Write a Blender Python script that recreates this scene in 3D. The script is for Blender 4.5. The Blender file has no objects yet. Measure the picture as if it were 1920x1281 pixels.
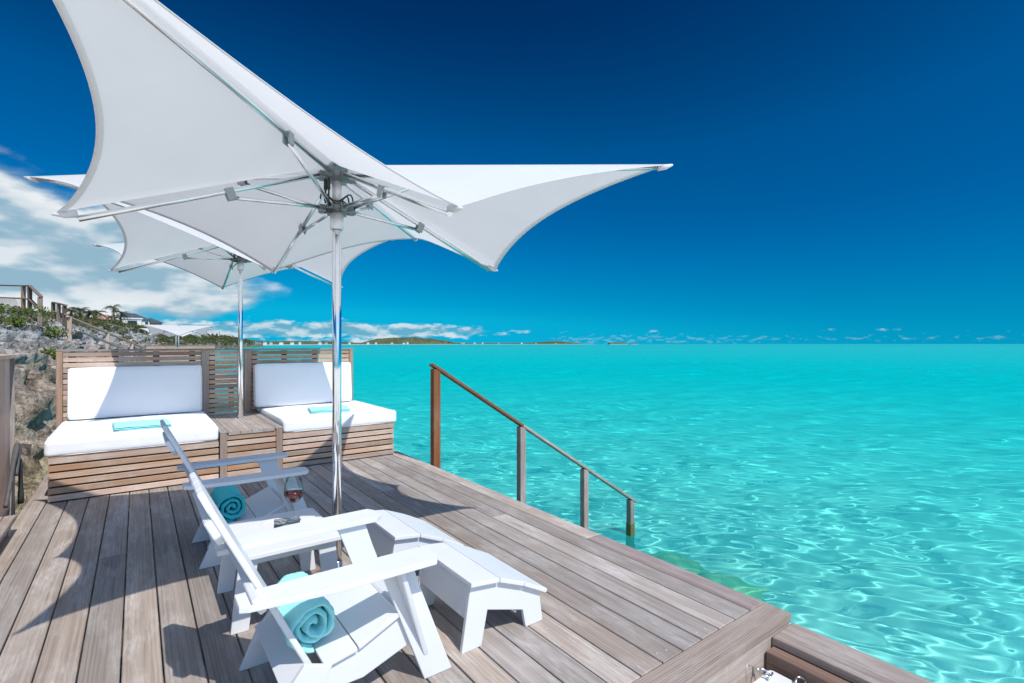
import bpy, bmesh, math, random
import numpy as np
from mathutils import Vector, Matrix

sc = bpy.context.scene
COL = sc.collection
R = math.radians

# ------------------------------------------------------------------ camera
FPX = 945.0
cam = bpy.data.cameras.new('camera')
cam_o = bpy.data.objects.new('camera', cam)
COL.objects.link(cam_o)
cam.sensor_width = 36.0
cam.lens = FPX / 1920 * 36
cam.shift_y = (644.8 - 640.5) / 1920
cam.clip_start, cam.clip_end = 0.02, 60000
YAW = math.atan2(703, FPX)
cam_o.location = (0, 0, 1.5)
cam_o.rotation_euler = (math.pi / 2, 0, -YAW)
sc.camera = cam_o

# ------------------------------------------------------------------ sun, sky, exposure
SUN_DIR = Vector((0.071, -0.757, 1.0)).normalized()
SUN_STRENGTH = 2.45
EXPOSURE = 0.8
SKY_STRENGTH = 0.15
sun = bpy.data.lights.new('sun', 'SUN')
sun.energy = SUN_STRENGTH
sun.angle = R(0.5)
sun.color = (1.0, 0.955, 0.895)
sun_o = bpy.data.objects.new('sun', sun)
COL.objects.link(sun_o)
sun_o.rotation_euler = SUN_DIR.to_track_quat('Z', 'Y').to_euler()
sun.cycles.is_caustics_light = True
sc.view_settings.view_transform = 'Standard'
sc.view_settings.look = 'None'
sc.view_settings.gamma = 1.0
sc.view_settings.use_curve_mapping = False
sc.view_settings.exposure = EXPOSURE
sc.cycles.use_denoising = True
sc.cycles.max_bounces = 10
sc.cycles.transparent_max_bounces = 12
sc.cycles.sample_clamp_indirect = 6.0
sc.cycles.blur_glossy = 0.5


class NT:
    """small helper for building node trees"""
    def __init__(self, tree):
        self.t = tree
        self.n = tree.nodes
        self.n.clear()

    def node(self, kind, **kw):
        x = self.n.new(kind)
        for k, v in kw.items():
            if k.startswith('i_'):
                continue
            setattr(x, k, v)
        return x

    def link(self, a, b):
        self.t.links.new(a, b)

    def val(self, sock, v):
        if hasattr(v, 'is_output') or isinstance(v, bpy.types.NodeSocket):
            self.link(v, sock)
        else:
            sock.default_value = v

    def math(self, op, a, b=None, c=None, clamp=False):
        x = self.node('ShaderNodeMath', operation=op)
        x.use_clamp = clamp
        self.val(x.inputs[0], a)
        if b is not None:
            self.val(x.inputs[1], b)
        if c is not None:
            self.val(x.inputs[2], c)
        return x.outputs[0]

    def vmath(self, op, a, b=None):
        x = self.node('ShaderNodeVectorMath', operation=op)
        self.val(x.inputs[0], a)
        if b is not None:
            self.val(x.inputs[1], b)
        return x

    def ramp(self, fac, stops, interp='LINEAR'):
        x = self.node('ShaderNodeValToRGB')
        cr = x.color_ramp
        cr.interpolation = interp
        while len(cr.elements) < len(stops):
            cr.elements.new(0.5)
        for e, (p, c) in zip(cr.elements, stops):
            e.position = p
            e.color = tuple(c) + (1,) if len(c) == 3 else c
        self.val(x.inputs[0], fac)
        return x.outputs[0]

    def maprange(self, v, a, b, c=0.0, d=1.0, smooth=False):
        x = self.node('ShaderNodeMapRange')
        x.interpolation_type = 'SMOOTHSTEP' if smooth else 'LINEAR'
        x.clamp = True
        self.val(x.inputs[0], v)
        self.val(x.inputs[1], a); self.val(x.inputs[2], b)
        self.val(x.inputs[3], c); self.val(x.inputs[4], d)
        return x.outputs[0]

    def mix(self, fac, a, b, mode='MIX'):
        x = self.node('ShaderNodeMix', data_type='RGBA', blend_type=mode)
        self.val(x.inputs[0], fac)
        for s, v in ((x.inputs[6], a), (x.inputs[7], b)):
            if isinstance(v, (tuple, list)):
                s.default_value = tuple(v) + (1,) if len(v) == 3 else v
            else:
                self.link(v, s)
        return x.outputs[2]

    def noise(self, vec, scale=5, detail=4, rough=0.55, distort=0.0, dims='3D'):
        x = self.node('ShaderNodeTexNoise', noise_dimensions=dims)
        if vec is not None:
            self.link(vec, x.inputs['Vector'])
        x.inputs['Scale'].default_value = scale
        x.inputs['Detail'].default_value = detail
        x.inputs['Roughness'].default_value = rough
        x.inputs['Distortion'].default_value = distort
        return x.outputs[0]

    def combine(self, a, b, c):
        x = self.node('ShaderNodeCombineXYZ')
        for s, v in zip(x.inputs, (a, b, c)):
            self.val(s, v)
        return x.outputs[0]

    def sep(self, v):
        x = self.node('ShaderNodeSeparateXYZ')
        self.link(v, x.inputs[0])
        return x.outputs


# --- world: Nishita daylight as seen through a polarising filter, with cumulus low over the land
world = bpy.data.worlds.new('World')
sc.world = world
world.use_nodes = True
W = NT(world.node_tree)
w_out = W.node('ShaderNodeOutputWorld')
w_bg = W.node('ShaderNodeBackground')
W.link(w_bg.outputs[0], w_out.inputs[0])
sky = W.node('ShaderNodeTexSky', sky_type='NISHITA', sun_disc=False)
sky.sun_elevation = math.asin(SUN_DIR.z)
sky.sun_rotation = math.atan2(SUN_DIR.x, SUN_DIR.y)
sky.altitude = 0
sky.air_density = 1.0
sky.dust_density = 0.0
sky.ozone_density = 3.0
wd = W.node('ShaderNodeTexCoord').outputs['Generated']
wx, wy, wz = W.sep(wd)
# degree of polarisation grows to 90 degrees from the sun
cosg = W.vmath('DOT_PRODUCT', wd, tuple(SUN_DIR)).outputs['Value']
c2 = W.math('MULTIPLY', cosg, cosg)
pol = W.math('DIVIDE', W.math('SUBTRACT', 1.0, c2), W.math('ADD', 1.0, c2))
elev = W.math('ARCSINE', wz)                       # radians
lin = W.mix(1.0, sky.outputs[0], (0.13,) * 3, 'MULTIPLY')
bw = W.node('ShaderNodeRGBToBW'); W.link(lin, bw.inputs[0])
lum = bw.outputs[0]
POLAR = [(.12, (0, .012, .075)), (.20, (0, .038, .165)), (.29, (0, .108, .36)), (.40, (0, .145, .45)),
         (.55, (0, .215, .56)), (.85, (.0, .35, .66)), (1.0, (.002, .44, .71))]
filt = W.ramp(lum, POLAR)                          # polarised part: deep blue overhead to cyan at the horizon
filt = W.mix(W.maprange(pol, 0.6, 1.0, 0.0, 0.2), filt, (0, 0, 0))
filt = W.mix(1.0, filt, (2 ** -EXPOSURE / SKY_STRENGTH,) * 3, 'MULTIPLY')
graded = W.mix(W.maprange(pol, 0.16, 0.46, smooth=True), sky.outputs[0], filt)
sky_col = graded
# clouds: a cumulus bank over the land on the left, a long low band over the far shore, scattered puffs out at sea
az = W.math('ARCTAN2', wx, wy)                     # 0 along +Y, growing clockwise
AZD = W.math('MULTIPLY', az, 180 / math.pi)
ELD = W.math('MULTIPLY', elev, 180 / math.pi)
CG = 2 ** -EXPOSURE / SKY_STRENGTH


def cloud_layer(base, sx, sy, seed, bias, lo, hi, dy, shade, bright, opac, detail=6, rough=0.56, sg=1.0):
    u = W.math('MULTIPLY', AZD, sx)
    v = W.math('MULTIPLY', ELD, sy)
    p = W.combine(u, v, seed)
    n0 = W.noise(p, 1.0, detail, rough, 0.0)
    p2 = W.combine(u, W.math('ADD', v, dy), seed)
    n1 = W.noise(p2, 1.0, 3, 0.5, 0.0)
    d = W.math('ADD', n0, bias)
    cov = W.maprange(d, lo, hi, 0.0, 1.0, smooth=True)
    lit = W.maprange(W.math('SUBTRACT', n0, n1), -0.10 * sg, 0.16 * sg, 0.0, 1.0, smooth=True)
    dense = W.maprange(d, hi - 0.02, hi + 0.22)
    lit = W.math('MULTIPLY', lit, W.math('SUBTRACT', 1.0, W.math('MULTIPLY', dense, 0.25)))
    col = W.mix(lit, tuple(c * CG for c in shade), tuple(c * CG for c in bright))
    return W.mix(W.math('MULTIPLY', cov, opac), base, col)


# bank: left of azimuth 9 degrees, between 3.4 and about 15 degrees up, its top sloping down to the right
topel = W.maprange(AZD, -9.0, 9.0, 14.2, 8.0)
b_top = W.maprange(W.math('SUBTRACT', topel, ELD), -6.0, 3.0, -0.95, 0.34)
b_bot = W.maprange(ELD, 1.6, 4.4, -0.55, 0.10)
b_az = W.maprange(AZD, 5.5, 16.0, 0.0, -0.9)
bank = W.math('ADD', W.math('ADD', b_top, b_bot), b_az)
sky_col = cloud_layer(sky_col, 0.16, 0.42, 3.7, bank, 0.34, 0.68, 0.50, (.30, .48, .60), (.90, .92, .94), 0.97, 6, 0.5)
# long low band
b_t = W.maprange(ELD, 1.5, 4.5, 0.10, -1.0)
b_b = W.maprange(ELD, 0.55, 1.25, -0.20, 0.10)
b_a = W.math('ADD', W.maprange(AZD, -12.0, 2.0, -0.12, 0.11), W.maprange(AZD, 27.0, 41.0, 0.0, -0.5))
sky_col = cloud_layer(sky_col, 0.42, 1.15, 11.3, W.math('ADD', W.math('ADD', b_t, b_b), b_a), 0.46, 0.64, 0.55,
                      (.17, .43, .58), (.80, .87, .9), 0.8)
# thin veil and puffs just over the open-sea horizon
b_t = W.maprange(ELD, 0.55, 3.5, 0.06, -0.85)
b_b = W.maprange(ELD, 0.02, 0.45, -0.12, 0.04)
b_a = W.math('ADD', W.maprange(AZD, 36.0, 43.0, -0.4, 0.0), W.maprange(AZD, 52.0, 66.0, 0.07, -0.03))
sky_col = cloud_layer(sky_col, 1.15, 3.0, 21.9, W.math('ADD', W.math('ADD', b_t, b_b), b_a), 0.56, 0.74, 0.5,
                      (.12, .42, .60), (.36, .62, .73), 0.36)
W.val(w_bg.inputs[1], SKY_STRENGTH)
W.link(sky_col, w_bg.inputs[0])

# ------------------------------------------------------------------ helpers
random.seed(7)


def link(o, parent=None):
    COL.objects.link(o)
    if parent is not None:
        o.parent = parent
    return o


def tag(o, label=None, cat=None, group=None, kind=None):
    if label: o['label'] = label
    if cat: o['category'] = cat
    if group: o['group'] = group
    if kind: o['kind'] = kind
    return o


def empty(name, loc, rz=0.0):
    o = bpy.data.objects.new(name, None)
    o.empty_display_size = 0.1
    o.location = loc
    o.rotation_euler = (0, 0, rz)
    return link(o)


def mesh_obj(name, verts, faces, mat, parent=None, loc=(0, 0, 0), smooth=False, rot=None):
    me = bpy.data.meshes.new(name)
    me.from_pydata([tuple(v) for v in verts], [], [tuple(f) for f in faces])
    me.update()
    if smooth:
        me.polygons.foreach_set('use_smooth', [True] * len(me.polygons))
    if mat is not None:
        me.materials.append(mat)
    o = bpy.data.objects.new(name, me)
    o.location = loc
    if rot: o.rotation_euler = rot
    return link(o, parent)


def bm_obj(name, bm, mat, parent=None, loc=(0, 0, 0), smooth=False, rot=None):
    bmesh.ops.recalc_face_normals(bm, faces=bm.faces)
    me = bpy.data.meshes.new(name)
    bm.to_mesh(me)
    bm.free()
    if smooth:
        me.polygons.foreach_set('use_smooth', [True] * len(me.polygons))
    if mat is not None:
        me.materials.append(mat)
    o = bpy.data.objects.new(name, me)
    o.location = loc
    if rot: o.rotation_euler = rot
    return link(o, parent)


def np_mesh(name, v, f, mat, parent=None, smooth=True, kind=None):
    """large meshes from numpy arrays (f: n x 3 or n x 4)"""
    k = f.shape[1]
    me = bpy.data.meshes.new(name)
    me.vertices.add(len(v)); me.vertices.foreach_set('co', np.ascontiguousarray(v, dtype=np.float32).ravel())
    me.loops.add(len(f) * k); me.loops.foreach_set('vertex_index', np.ascontiguousarray(f, dtype=np.int32).ravel())
    me.polygons.add(len(f)); me.polygons.foreach_set('loop_start', np.arange(len(f), dtype=np.int32) * k)
    me.polygons.foreach_set('use_smooth', np.full(len(f), smooth))
    me.update(calc_edges=True)
    me.materials.append(mat)
    o = bpy.data.objects.new(name, me)
    if kind: o['kind'] = kind
    return link(o, parent)


def face_up(o):
    n = np.empty(len(o.data.polygons) * 3, dtype=np.float32)
    o.data.polygons.foreach_get('normal', n)
    if n[2::3].mean() < 0:
        o.data.flip_normals()


def add_box(bm, c, s, rot=None, bevel=0.0, seg=1):
    r = bmesh.ops.create_cube(bm, size=1.0)
    vs = r['verts']
    bmesh.ops.scale(bm, verts=vs, vec=s)
    if bevel > 0:
        es = list({e for v in vs for e in v.link_edges})
        rb = bmesh.ops.bevel(bm, geom=es, offset=bevel, segments=seg, affect='EDGES', profile=0.6)
        vs = list({v for f in rb['faces'] for v in f.verts} | {v for v in vs if v.is_valid})
    if rot is not None:
        bmesh.ops.rotate(bm, verts=vs, cent=(0, 0, 0), matrix=rot)
    bmesh.ops.translate(bm, verts=vs, vec=c)
    return vs


def box(name, x, y, z, mat, parent=None, bevel=0.004, seg=1, origin=None):
    """axis-aligned bevelled box given by its extents in the parent's frame; the origin sits at its centre"""
    c = Vector(((x[0] + x[1]) / 2, (y[0] + y[1]) / 2, (z[0] + z[1]) / 2))
    s = (x[1] - x[0], y[1] - y[0], z[1] - z[0])
    bm = bmesh.new()
    add_box(bm, (0, 0, 0), s, bevel=min(bevel, min(s) * 0.4), seg=seg)
    ax = 'xyz'[max(range(3), key=lambda i: s[i])]
    m = mat[ax] if isinstance(mat, dict) else mat
    return bm_obj(name, bm, m, parent, c)


def prism(name, poly, axis, a, b, mat, parent=None, bevel=0.004, seg=2, loc=(0, 0, 0)):
    """polygon in the plane across `axis`, extruded from a to b along it.  axis 'y': poly in (x,z); 'x': (y,z); 'z': (x,y)"""
    bm = bmesh.new()

    def P3(p, t):
        return {'y': (p[0], t, p[1]), 'x': (t, p[0], p[1]), 'z': (p[0], p[1], t)}[axis]
    v0 = [bm.verts.new(P3(p, a)) for p in poly]
    v1 = [bm.verts.new(P3(p, b)) for p in poly]
    n = len(poly)
    bm.faces.new(v0)
    bm.faces.new(v1[::-1])
    for i in range(n):
        bm.faces.new((v0[i], v1[i], v1[(i + 1) % n], v0[(i + 1) % n]))
    bmesh.ops.recalc_face_normals(bm, faces=bm.faces)
    if bevel:
        bmesh.ops.bevel(bm, geom=list(bm.edges), offset=bevel, segments=seg, affect='EDGES', profile=0.6)
    m = mat
    if isinstance(mat, dict):
        m = mat[axis]
    return bm_obj(name, bm, m, parent, loc)


def tube_geo(bm, pts, rad, n=10, cap=True):
    pts = [Vector(p) for p in pts]
    rads = rad if isinstance(rad, (list, tuple)) else [rad] * len(pts)
    rings = []
    up = None
    for i, p in enumerate(pts):
        t = (pts[min(i + 1, len(pts) - 1)] - pts[max(i - 1, 0)]).normalized()
        if up is None:
            up = Vector((0, 0, 1)) if abs(t.z) < 0.9 else Vector((1, 0, 0))
        a = t.cross(up).normalized()
        b = a.cross(t).normalized()
        up = b
        rings.append([bm.verts.new(p + (a * math.cos(2 * math.pi * k / n) + b * math.sin(2 * math.pi * k / n)) * rads[i]) for k in range(n)])
    for r0, r1 in zip(rings, rings[1:]):
        for k in range(n):
            f = bm.faces.new((r0[k], r0[(k + 1) % n], r1[(k + 1) % n], r1[k]))
            f.smooth = True
    if cap:
        bm.faces.new(rings[0][::-1]); bm.faces.new(rings[-1])


def tube(name, pts, rad, mat, parent=None, n=10, loc=(0, 0, 0)):
    bm = bmesh.new()
    tube_geo(bm, pts, rad, n)
    return bm_obj(name, bm, mat, parent, loc)


def lathe_geo(bm, prof, n=32, c=(0, 0, 0)):
    rings = []
    for r, z in prof:
        if r < 1e-6:
            rings.append([bm.verts.new((c[0], c[1], c[2] + z))])
        else:
            rings.append([bm.verts.new((c[0] + r * math.cos(2 * math.pi * k / n), c[1] + r * math.sin(2 * math.pi * k / n), c[2] + z)) for k in range(n)])
    for r0, r1 in zip(rings, rings[1:]):
        for k in range(n):
            k2 = (k + 1) % n
            if len(r0) == 1 and len(r1) == 1: continue
            if len(r0) == 1: f = bm.faces.new((r0[0], r1[k2], r1[k]))
            elif len(r1) == 1: f = bm.faces.new((r0[k], r0[k2], r1[0]))
            else: f = bm.faces.new((r0[k], r0[k2], r1[k2], r1[k]))
            f.smooth = True


def lathe(name, prof, mat, parent=None, loc=(0, 0, 0), n=32):
    bm = bmesh.new()
    lathe_geo(bm, prof, n)
    return bm_obj(name, bm, mat, parent, loc)


def copy_tree(o, parent=None):
    c = o.copy()
    link(c)
    c.parent = parent
    for ch in list(o.children):
        copy_tree(ch, c)
    return c


# --- numpy noise
def _hash(ix, iy, iz, seed):
    h = (ix.astype(np.int64) * 374761393 + iy.astype(np.int64) * 668265263 + iz.astype(np.int64) * 2147483647 + seed * 144665) & 0xffffffff
    h = ((h ^ (h >> 13)) * 1274126177) & 0xffffffff
    h = ((h ^ (h >> 16)) * 2246822519) & 0xffffffff
    return (h ^ (h >> 15)) / 4294967295.0


def vnoise(x, y, z=None, seed=0):
    if z is None: z = np.zeros_like(x)
    ix, iy, iz = np.floor(x), np.floor(y), np.floor(z)
    fx, fy, fz = x - ix, y - iy, z - iz
    fx, fy, fz = [t * t * (3 - 2 * t) for t in (fx, fy, fz)]
    out = 0
    for dx in (0, 1):
        for dy in (0, 1):
            for dz in (0, 1):
                w = (fx if dx else 1 - fx) * (fy if dy else 1 - fy) * (fz if dz else 1 - fz)
                out = out + w * _hash(ix + dx, iy + dy, iz + dz, seed)
    return out * 2 - 1


def fbm(x, y, z=None, oct=5, seed=0, gain=0.5, ridged=False):
    if z is None: z = np.zeros_like(x)
    a, s, tot = 1.0, 0, 0
    for o in range(oct):
        n = vnoise(x * 2 ** o + 17.3 * o, y * 2 ** o - 9.1 * o, z * 2 ** o + 3.7 * o, seed + o)
        if ridged: n = 1 - 2 * np.abs(n)
        s = s + a * n
        tot += a
        a *= gain
    return s / tot


# ------------------------------------------------------------------ materials
def new_mat(name):
    m = bpy.data.materials.new(name)
    m.use_nodes = True
    t = NT(m.node_tree)
    out = t.node('ShaderNodeOutputMaterial')
    return m, t, out


def principled(t, out, **kw):
    b = t.node('ShaderNodeBsdfPrincipled')
    for k, v in kw.items():
        s = b.inputs[k]
        if isinstance(v, (tuple, list)) and len(v) == 3: v = tuple(v) + (1,)
        t.val(s, v)
    t.link(b.outputs[0], out.inputs['Surface'])
    return b


def plain(name, col, rough=0.5, metal=0.0, spec=0.5, vary=0.06, nscale=6.0, bump=0.0, bscale=60.0):
    m, t, out = new_mat(name)
    co = t.node('ShaderNodeTexCoord').outputs['Object']
    n = t.noise(co, nscale, 4, 0.6)
    dark = tuple(c * (1 - 2 * vary) for c in col)
    lite = tuple(min(1, c * (1 + vary)) for c in col)
    c = t.mix(t.maprange(n, 0.3, 0.7), dark, lite)
    rg = t.maprange(t.noise(co, nscale * 2.3, 3, 0.6), 0.3, 0.7, rough * 0.85, min(1, rough * 1.15))
    b = principled(t, out, **{'Base Color': c, 'Roughness': rg, 'Metallic': metal, 'Specular IOR Level': spec})
    if bump:
        bp = t.node('ShaderNodeBump')
        bp.inputs['Strength'].default_value = bump
        bp.inputs['Distance'].default_value = 0.004
        t.link(t.noise(co, bscale, 4, 0.65), bp.inputs['Height'])
        t.link(bp.outputs[0], b.inputs['Normal'])
    return m


def wood(name, light, dark, bleach, wear=0.35, red=None, rough=0.72, spread=0.35, ringw=0.11):
    """weathered hardwood; one material for each grain axis"""
    res = {}
    for ax in 'xyz':
        m, t, out = new_mat(name + '_' + ax)
        co = t.node('ShaderNodeTexCoord').outputs['Object']
        rnd = t.node('ShaderNodeObjectInfo').outputs['Random']
        off = t.math('MULTIPLY', rnd, 61.0)
        sp = t.sep(co)
        i = 'xyz'.index(ax)
        along = sp[i]
        a1, a2 = [sp[k] for k in range(3) if k != i]
        ya = t.math('ADD', a1, off)
        p_f = t.combine(t.math('MULTIPLY', along, 1.6), t.math('MULTIPLY', ya, 105.0), t.math('MULTIPLY', a2, 105.0))
        p_m = t.combine(t.math('MULTIPLY', along, 0.8), t.math('MULTIPLY', ya, 26.0), t.math('MULTIPLY', a2, 26.0))
        p_p = t.combine(t.math('MULTIPLY', along, 2.2), t.math('MULTIPLY', ya, 6.5), t.math('MULTIPLY', a2, 6.5))
        fine = t.noise(p_f, 1.0, 4, 0.65, 0.4)
        mid = t.noise(p_m, 1.0, 4, 0.55, 0.35)
        # cathedral grain: rings of a slightly tilted log cut by the board
        ring = t.node('ShaderNodeTexWave', wave_type='RINGS', rings_direction='X', wave_profile='SIN')
        rp = t.combine(t.math('MULTIPLY', along, 0.16), t.math('ADD', t.math('MULTIPLY', a1, 1.0), t.math('MULTIPLY', t.math('SUBTRACT', rnd, 0.5), 0.12)), t.math('ADD', a2, 0.06))
        t.link(rp, ring.inputs['Vector'])
        ring.inputs['Scale'].default_value = 26.0
        ring.inputs['Distortion'].default_value = 1.6
        ring.inputs['Detail'].default_value = 1.0
        ring.inputs['Detail Scale'].default_value = 1.2
        patch = t.noise(p_p, 1.0, 5, 0.62, 0.2)
        spots = t.noise(t.combine(t.math('MULTIPLY', along, 7.0), t.math('MULTIPLY', ya, 60.0), a2), 1.0, 5, 0.75)
        f = t.math('ADD', t.math('MULTIPLY', fine, 0.62), t.math('MULTIPLY', mid, 0.38))
        f = t.math('ADD', f, t.math('MULTIPLY', t.math('SUBTRACT', ring.outputs['Fac'], 0.5), ringw))
        c = t.mix(t.maprange(f, 0.34, 0.66), dark, light)
        if red:
            c = t.mix(t.maprange(t.noise(p_p, 0.45, 3, 0.5), 0.43, 0.66, 0.0, 0.75), c, red)
        wfac = t.math('MULTIPLY', t.maprange(patch, 0.45, 0.66), t.maprange(spots, 0.36, 0.62))
        wfac = t.math('MULTIPLY', wfac, wear)
        c = t.mix(wfac, c, bleach)
        br = t.maprange(rnd, 0.0, 1.0, 1.0 - spread * 0.5, 1.0 + spread * 0.5)
        hs = t.node('ShaderNodeHueSaturation')
        t.val(hs.inputs['Value'], br)
        t.val(hs.inputs['Saturation'], t.maprange(t.math('FRACT', t.math('MULTIPLY', rnd, 7.13)), 0, 1, 0.75, 1.2))
        t.link(c, hs.inputs['Color'])
        b = principled(t, out, **{'Base Color': hs.outputs[0], 'Roughness': t.maprange(fine, 0.3, 0.7, rough + 0.1, rough - 0.1), 'Specular IOR Level': 0.2})
        bp = t.node('ShaderNodeBump')
        bp.inputs['Strength'].default_value = 0.55
        bp.inputs['Distance'].default_value = 0.0025
        t.link(t.math('ADD', fine, t.math('MULTIPLY', spots, 0.4)), bp.inputs['Height'])
        t.link(bp.outputs[0], b.inputs['Normal'])
        res[ax] = m
    return res


DECK = wood('deck_wood', (.42, .356, .306), (.25, .205, .172), (.60, .565, .53), 0.7, spread=0.45, ringw=0.09)
DECKR = wood('border_board_wood', (.335, .262, .235), (.19, .142, .126), (.46, .43, .41), 0.4)
BREAD = wood('breadboard_wood', (.47, .395, .34), (.27, .213, .178), (.58, .54, .51), 0.5, ringw=0.16)
BED = wood('daybed_wood', (.60, .445, .335), (.35, .23, .155), (.68, .62, .56), 0.5, red=(.44, .235, .135), spread=0.6)
BEDP = wood('daybed_post_wood', (.43, .305, .235), (.25, .17, .125), (.52, .46, .42), 0.4)
RAILR = wood('rail_red_wood', (.27, .135, .08), (.155, .072, .042), (.35, .24, .18), 0.45)
RAILR2 = wood('beam_wood', (.26, .155, .11), (.14, .08, .055), (.32, .25, .21), 0.3)
RAILG = wood('rail_grey_wood', (.38, .325, .29), (.21, .17, .145), (.52, .49, .46), 0.6)
SCREEN = wood('screen_wood', (.66, .48, .385), (.44, .30, .23), (.70, .60, .54), 0.35, red=(.56, .34, .24))
DARKW = wood('dark_wood', (.15, .10, .075), (.085, .055, .04), (.28, .25, .22), 0.3)
WHITE = plain('white_board', (.73, .74, .75), 0.38, spec=0.4, vary=0.015, nscale=3.0, bump=0.05, bscale=120)
CHROME = plain('polished_aluminium', (.86, .87, .88), 0.09, metal=1.0, vary=0.01)
ALU = plain('satin_aluminium', (.80, .82, .83), 0.22, metal=1.0, vary=0.02)
DARKMETAL = plain('dark_fitting', (.17, .19, .195), 0.42, metal=0.3, vary=0.1)
PALEALU = plain('pale_aluminium', (.72, .73, .73), 0.32, metal=0.25, vary=0.02)  # pale satin metal for the collar and the added pole cover
GREYPLASTIC = plain('grey_fitting', (.30, .335, .345), 0.45, vary=0.06)
ROPE = plain('black_rope', (.03, .033, .034), 0.7, vary=0.15)
BLACKHOSE = plain('hose_rubber', (.09, .085, .085), 0.6, vary=0.12, nscale=30)
STEEL = plain('stainless_steel', (.72, .72, .72), 0.32, metal=1.0, vary=0.02)
PAINTW = plain('white_render', (.74, .72, .68), 0.8, vary=0.05, nscale=0.4)
PAINTP = plain('peach_render', (.66, .50, .40), 0.8, vary=0.05, nscale=0.4)
TERRA = plain('terracotta_tile', (.44, .25, .18), 0.8, vary=0.15, nscale=0.8)
SLATE = plain('slate_roof', (.07, .08, .10), 0.7, vary=0.12, nscale=0.8)
WINGLASS = plain('window_glass', (.03, .045, .06), 0.12, vary=0.1)


def fabric(name, col, scale, bump=0.35, translucent=0.0, wr=0.0):
    m, t, out = new_mat(name)
    co = t.node('ShaderNodeTexCoord').outputs['Object']
    n = t.noise(co, scale, 3, 0.7)
    big = t.noise(co, 3.0, 4, 0.55)
    c = t.mix(t.maprange(big, 0.3, 0.7), tuple(x * 0.965 for x in col), col)
    b = principled(t, out, **{'Base Color': c, 'Roughness': 0.85, 'Specular IOR Level': 0.2, 'Sheen Weight': 0.08})
    bp = t.node('ShaderNodeBump')
    bp.inputs['Strength'].default_value = bump
    bp.inputs['Distance'].default_value = 0.002
    h = n
    if wr:
        h = t.math('ADD', n, t.math('MULTIPLY', t.noise(co, 7.0, 3, 0.55, 0.8), wr))
    t.link(h, bp.inputs['Height'])
    t.link(bp.outputs[0], b.inputs['Normal'])
    if translucent:
        tr = t.node('ShaderNodeBsdfTranslucent')
        t.link(c, tr.inputs[0])
        ms = t.node('ShaderNodeMixShader')
        ms.inputs[0].default_value = translucent
        t.link(b.outputs[0], ms.inputs[1]); t.link(tr.outputs[0], ms.inputs[2])
        t.link(ms.outputs[0], out.inputs['Surface'])
    return m


CANVAS = fabric('parasol_canvas', (.87, .86, .84), 400, 0.08, translucent=0.43)
HEM = fabric('parasol_hem', (.74, .74, .74), 400, 0.08, translucent=0.12)
CUSHION = fabric('white_cushion_cloth', (.87, .865, .865), 500, 0.3, wr=4.0)
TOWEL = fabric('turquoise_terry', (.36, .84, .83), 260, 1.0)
TOWEL_SHADED = fabric('deep_turquoise_terry', (.07, .66, .70), 260, 1.0)  # same terry as the front roll, with the parasol shade put into the colour
TOWELP = fabric('pale_turquoise_terry', (.42, .80, .80), 260, 1.0)


# ------------------------------------------------------------------ sea and seabed
WATER_Z = -1.75


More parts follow.
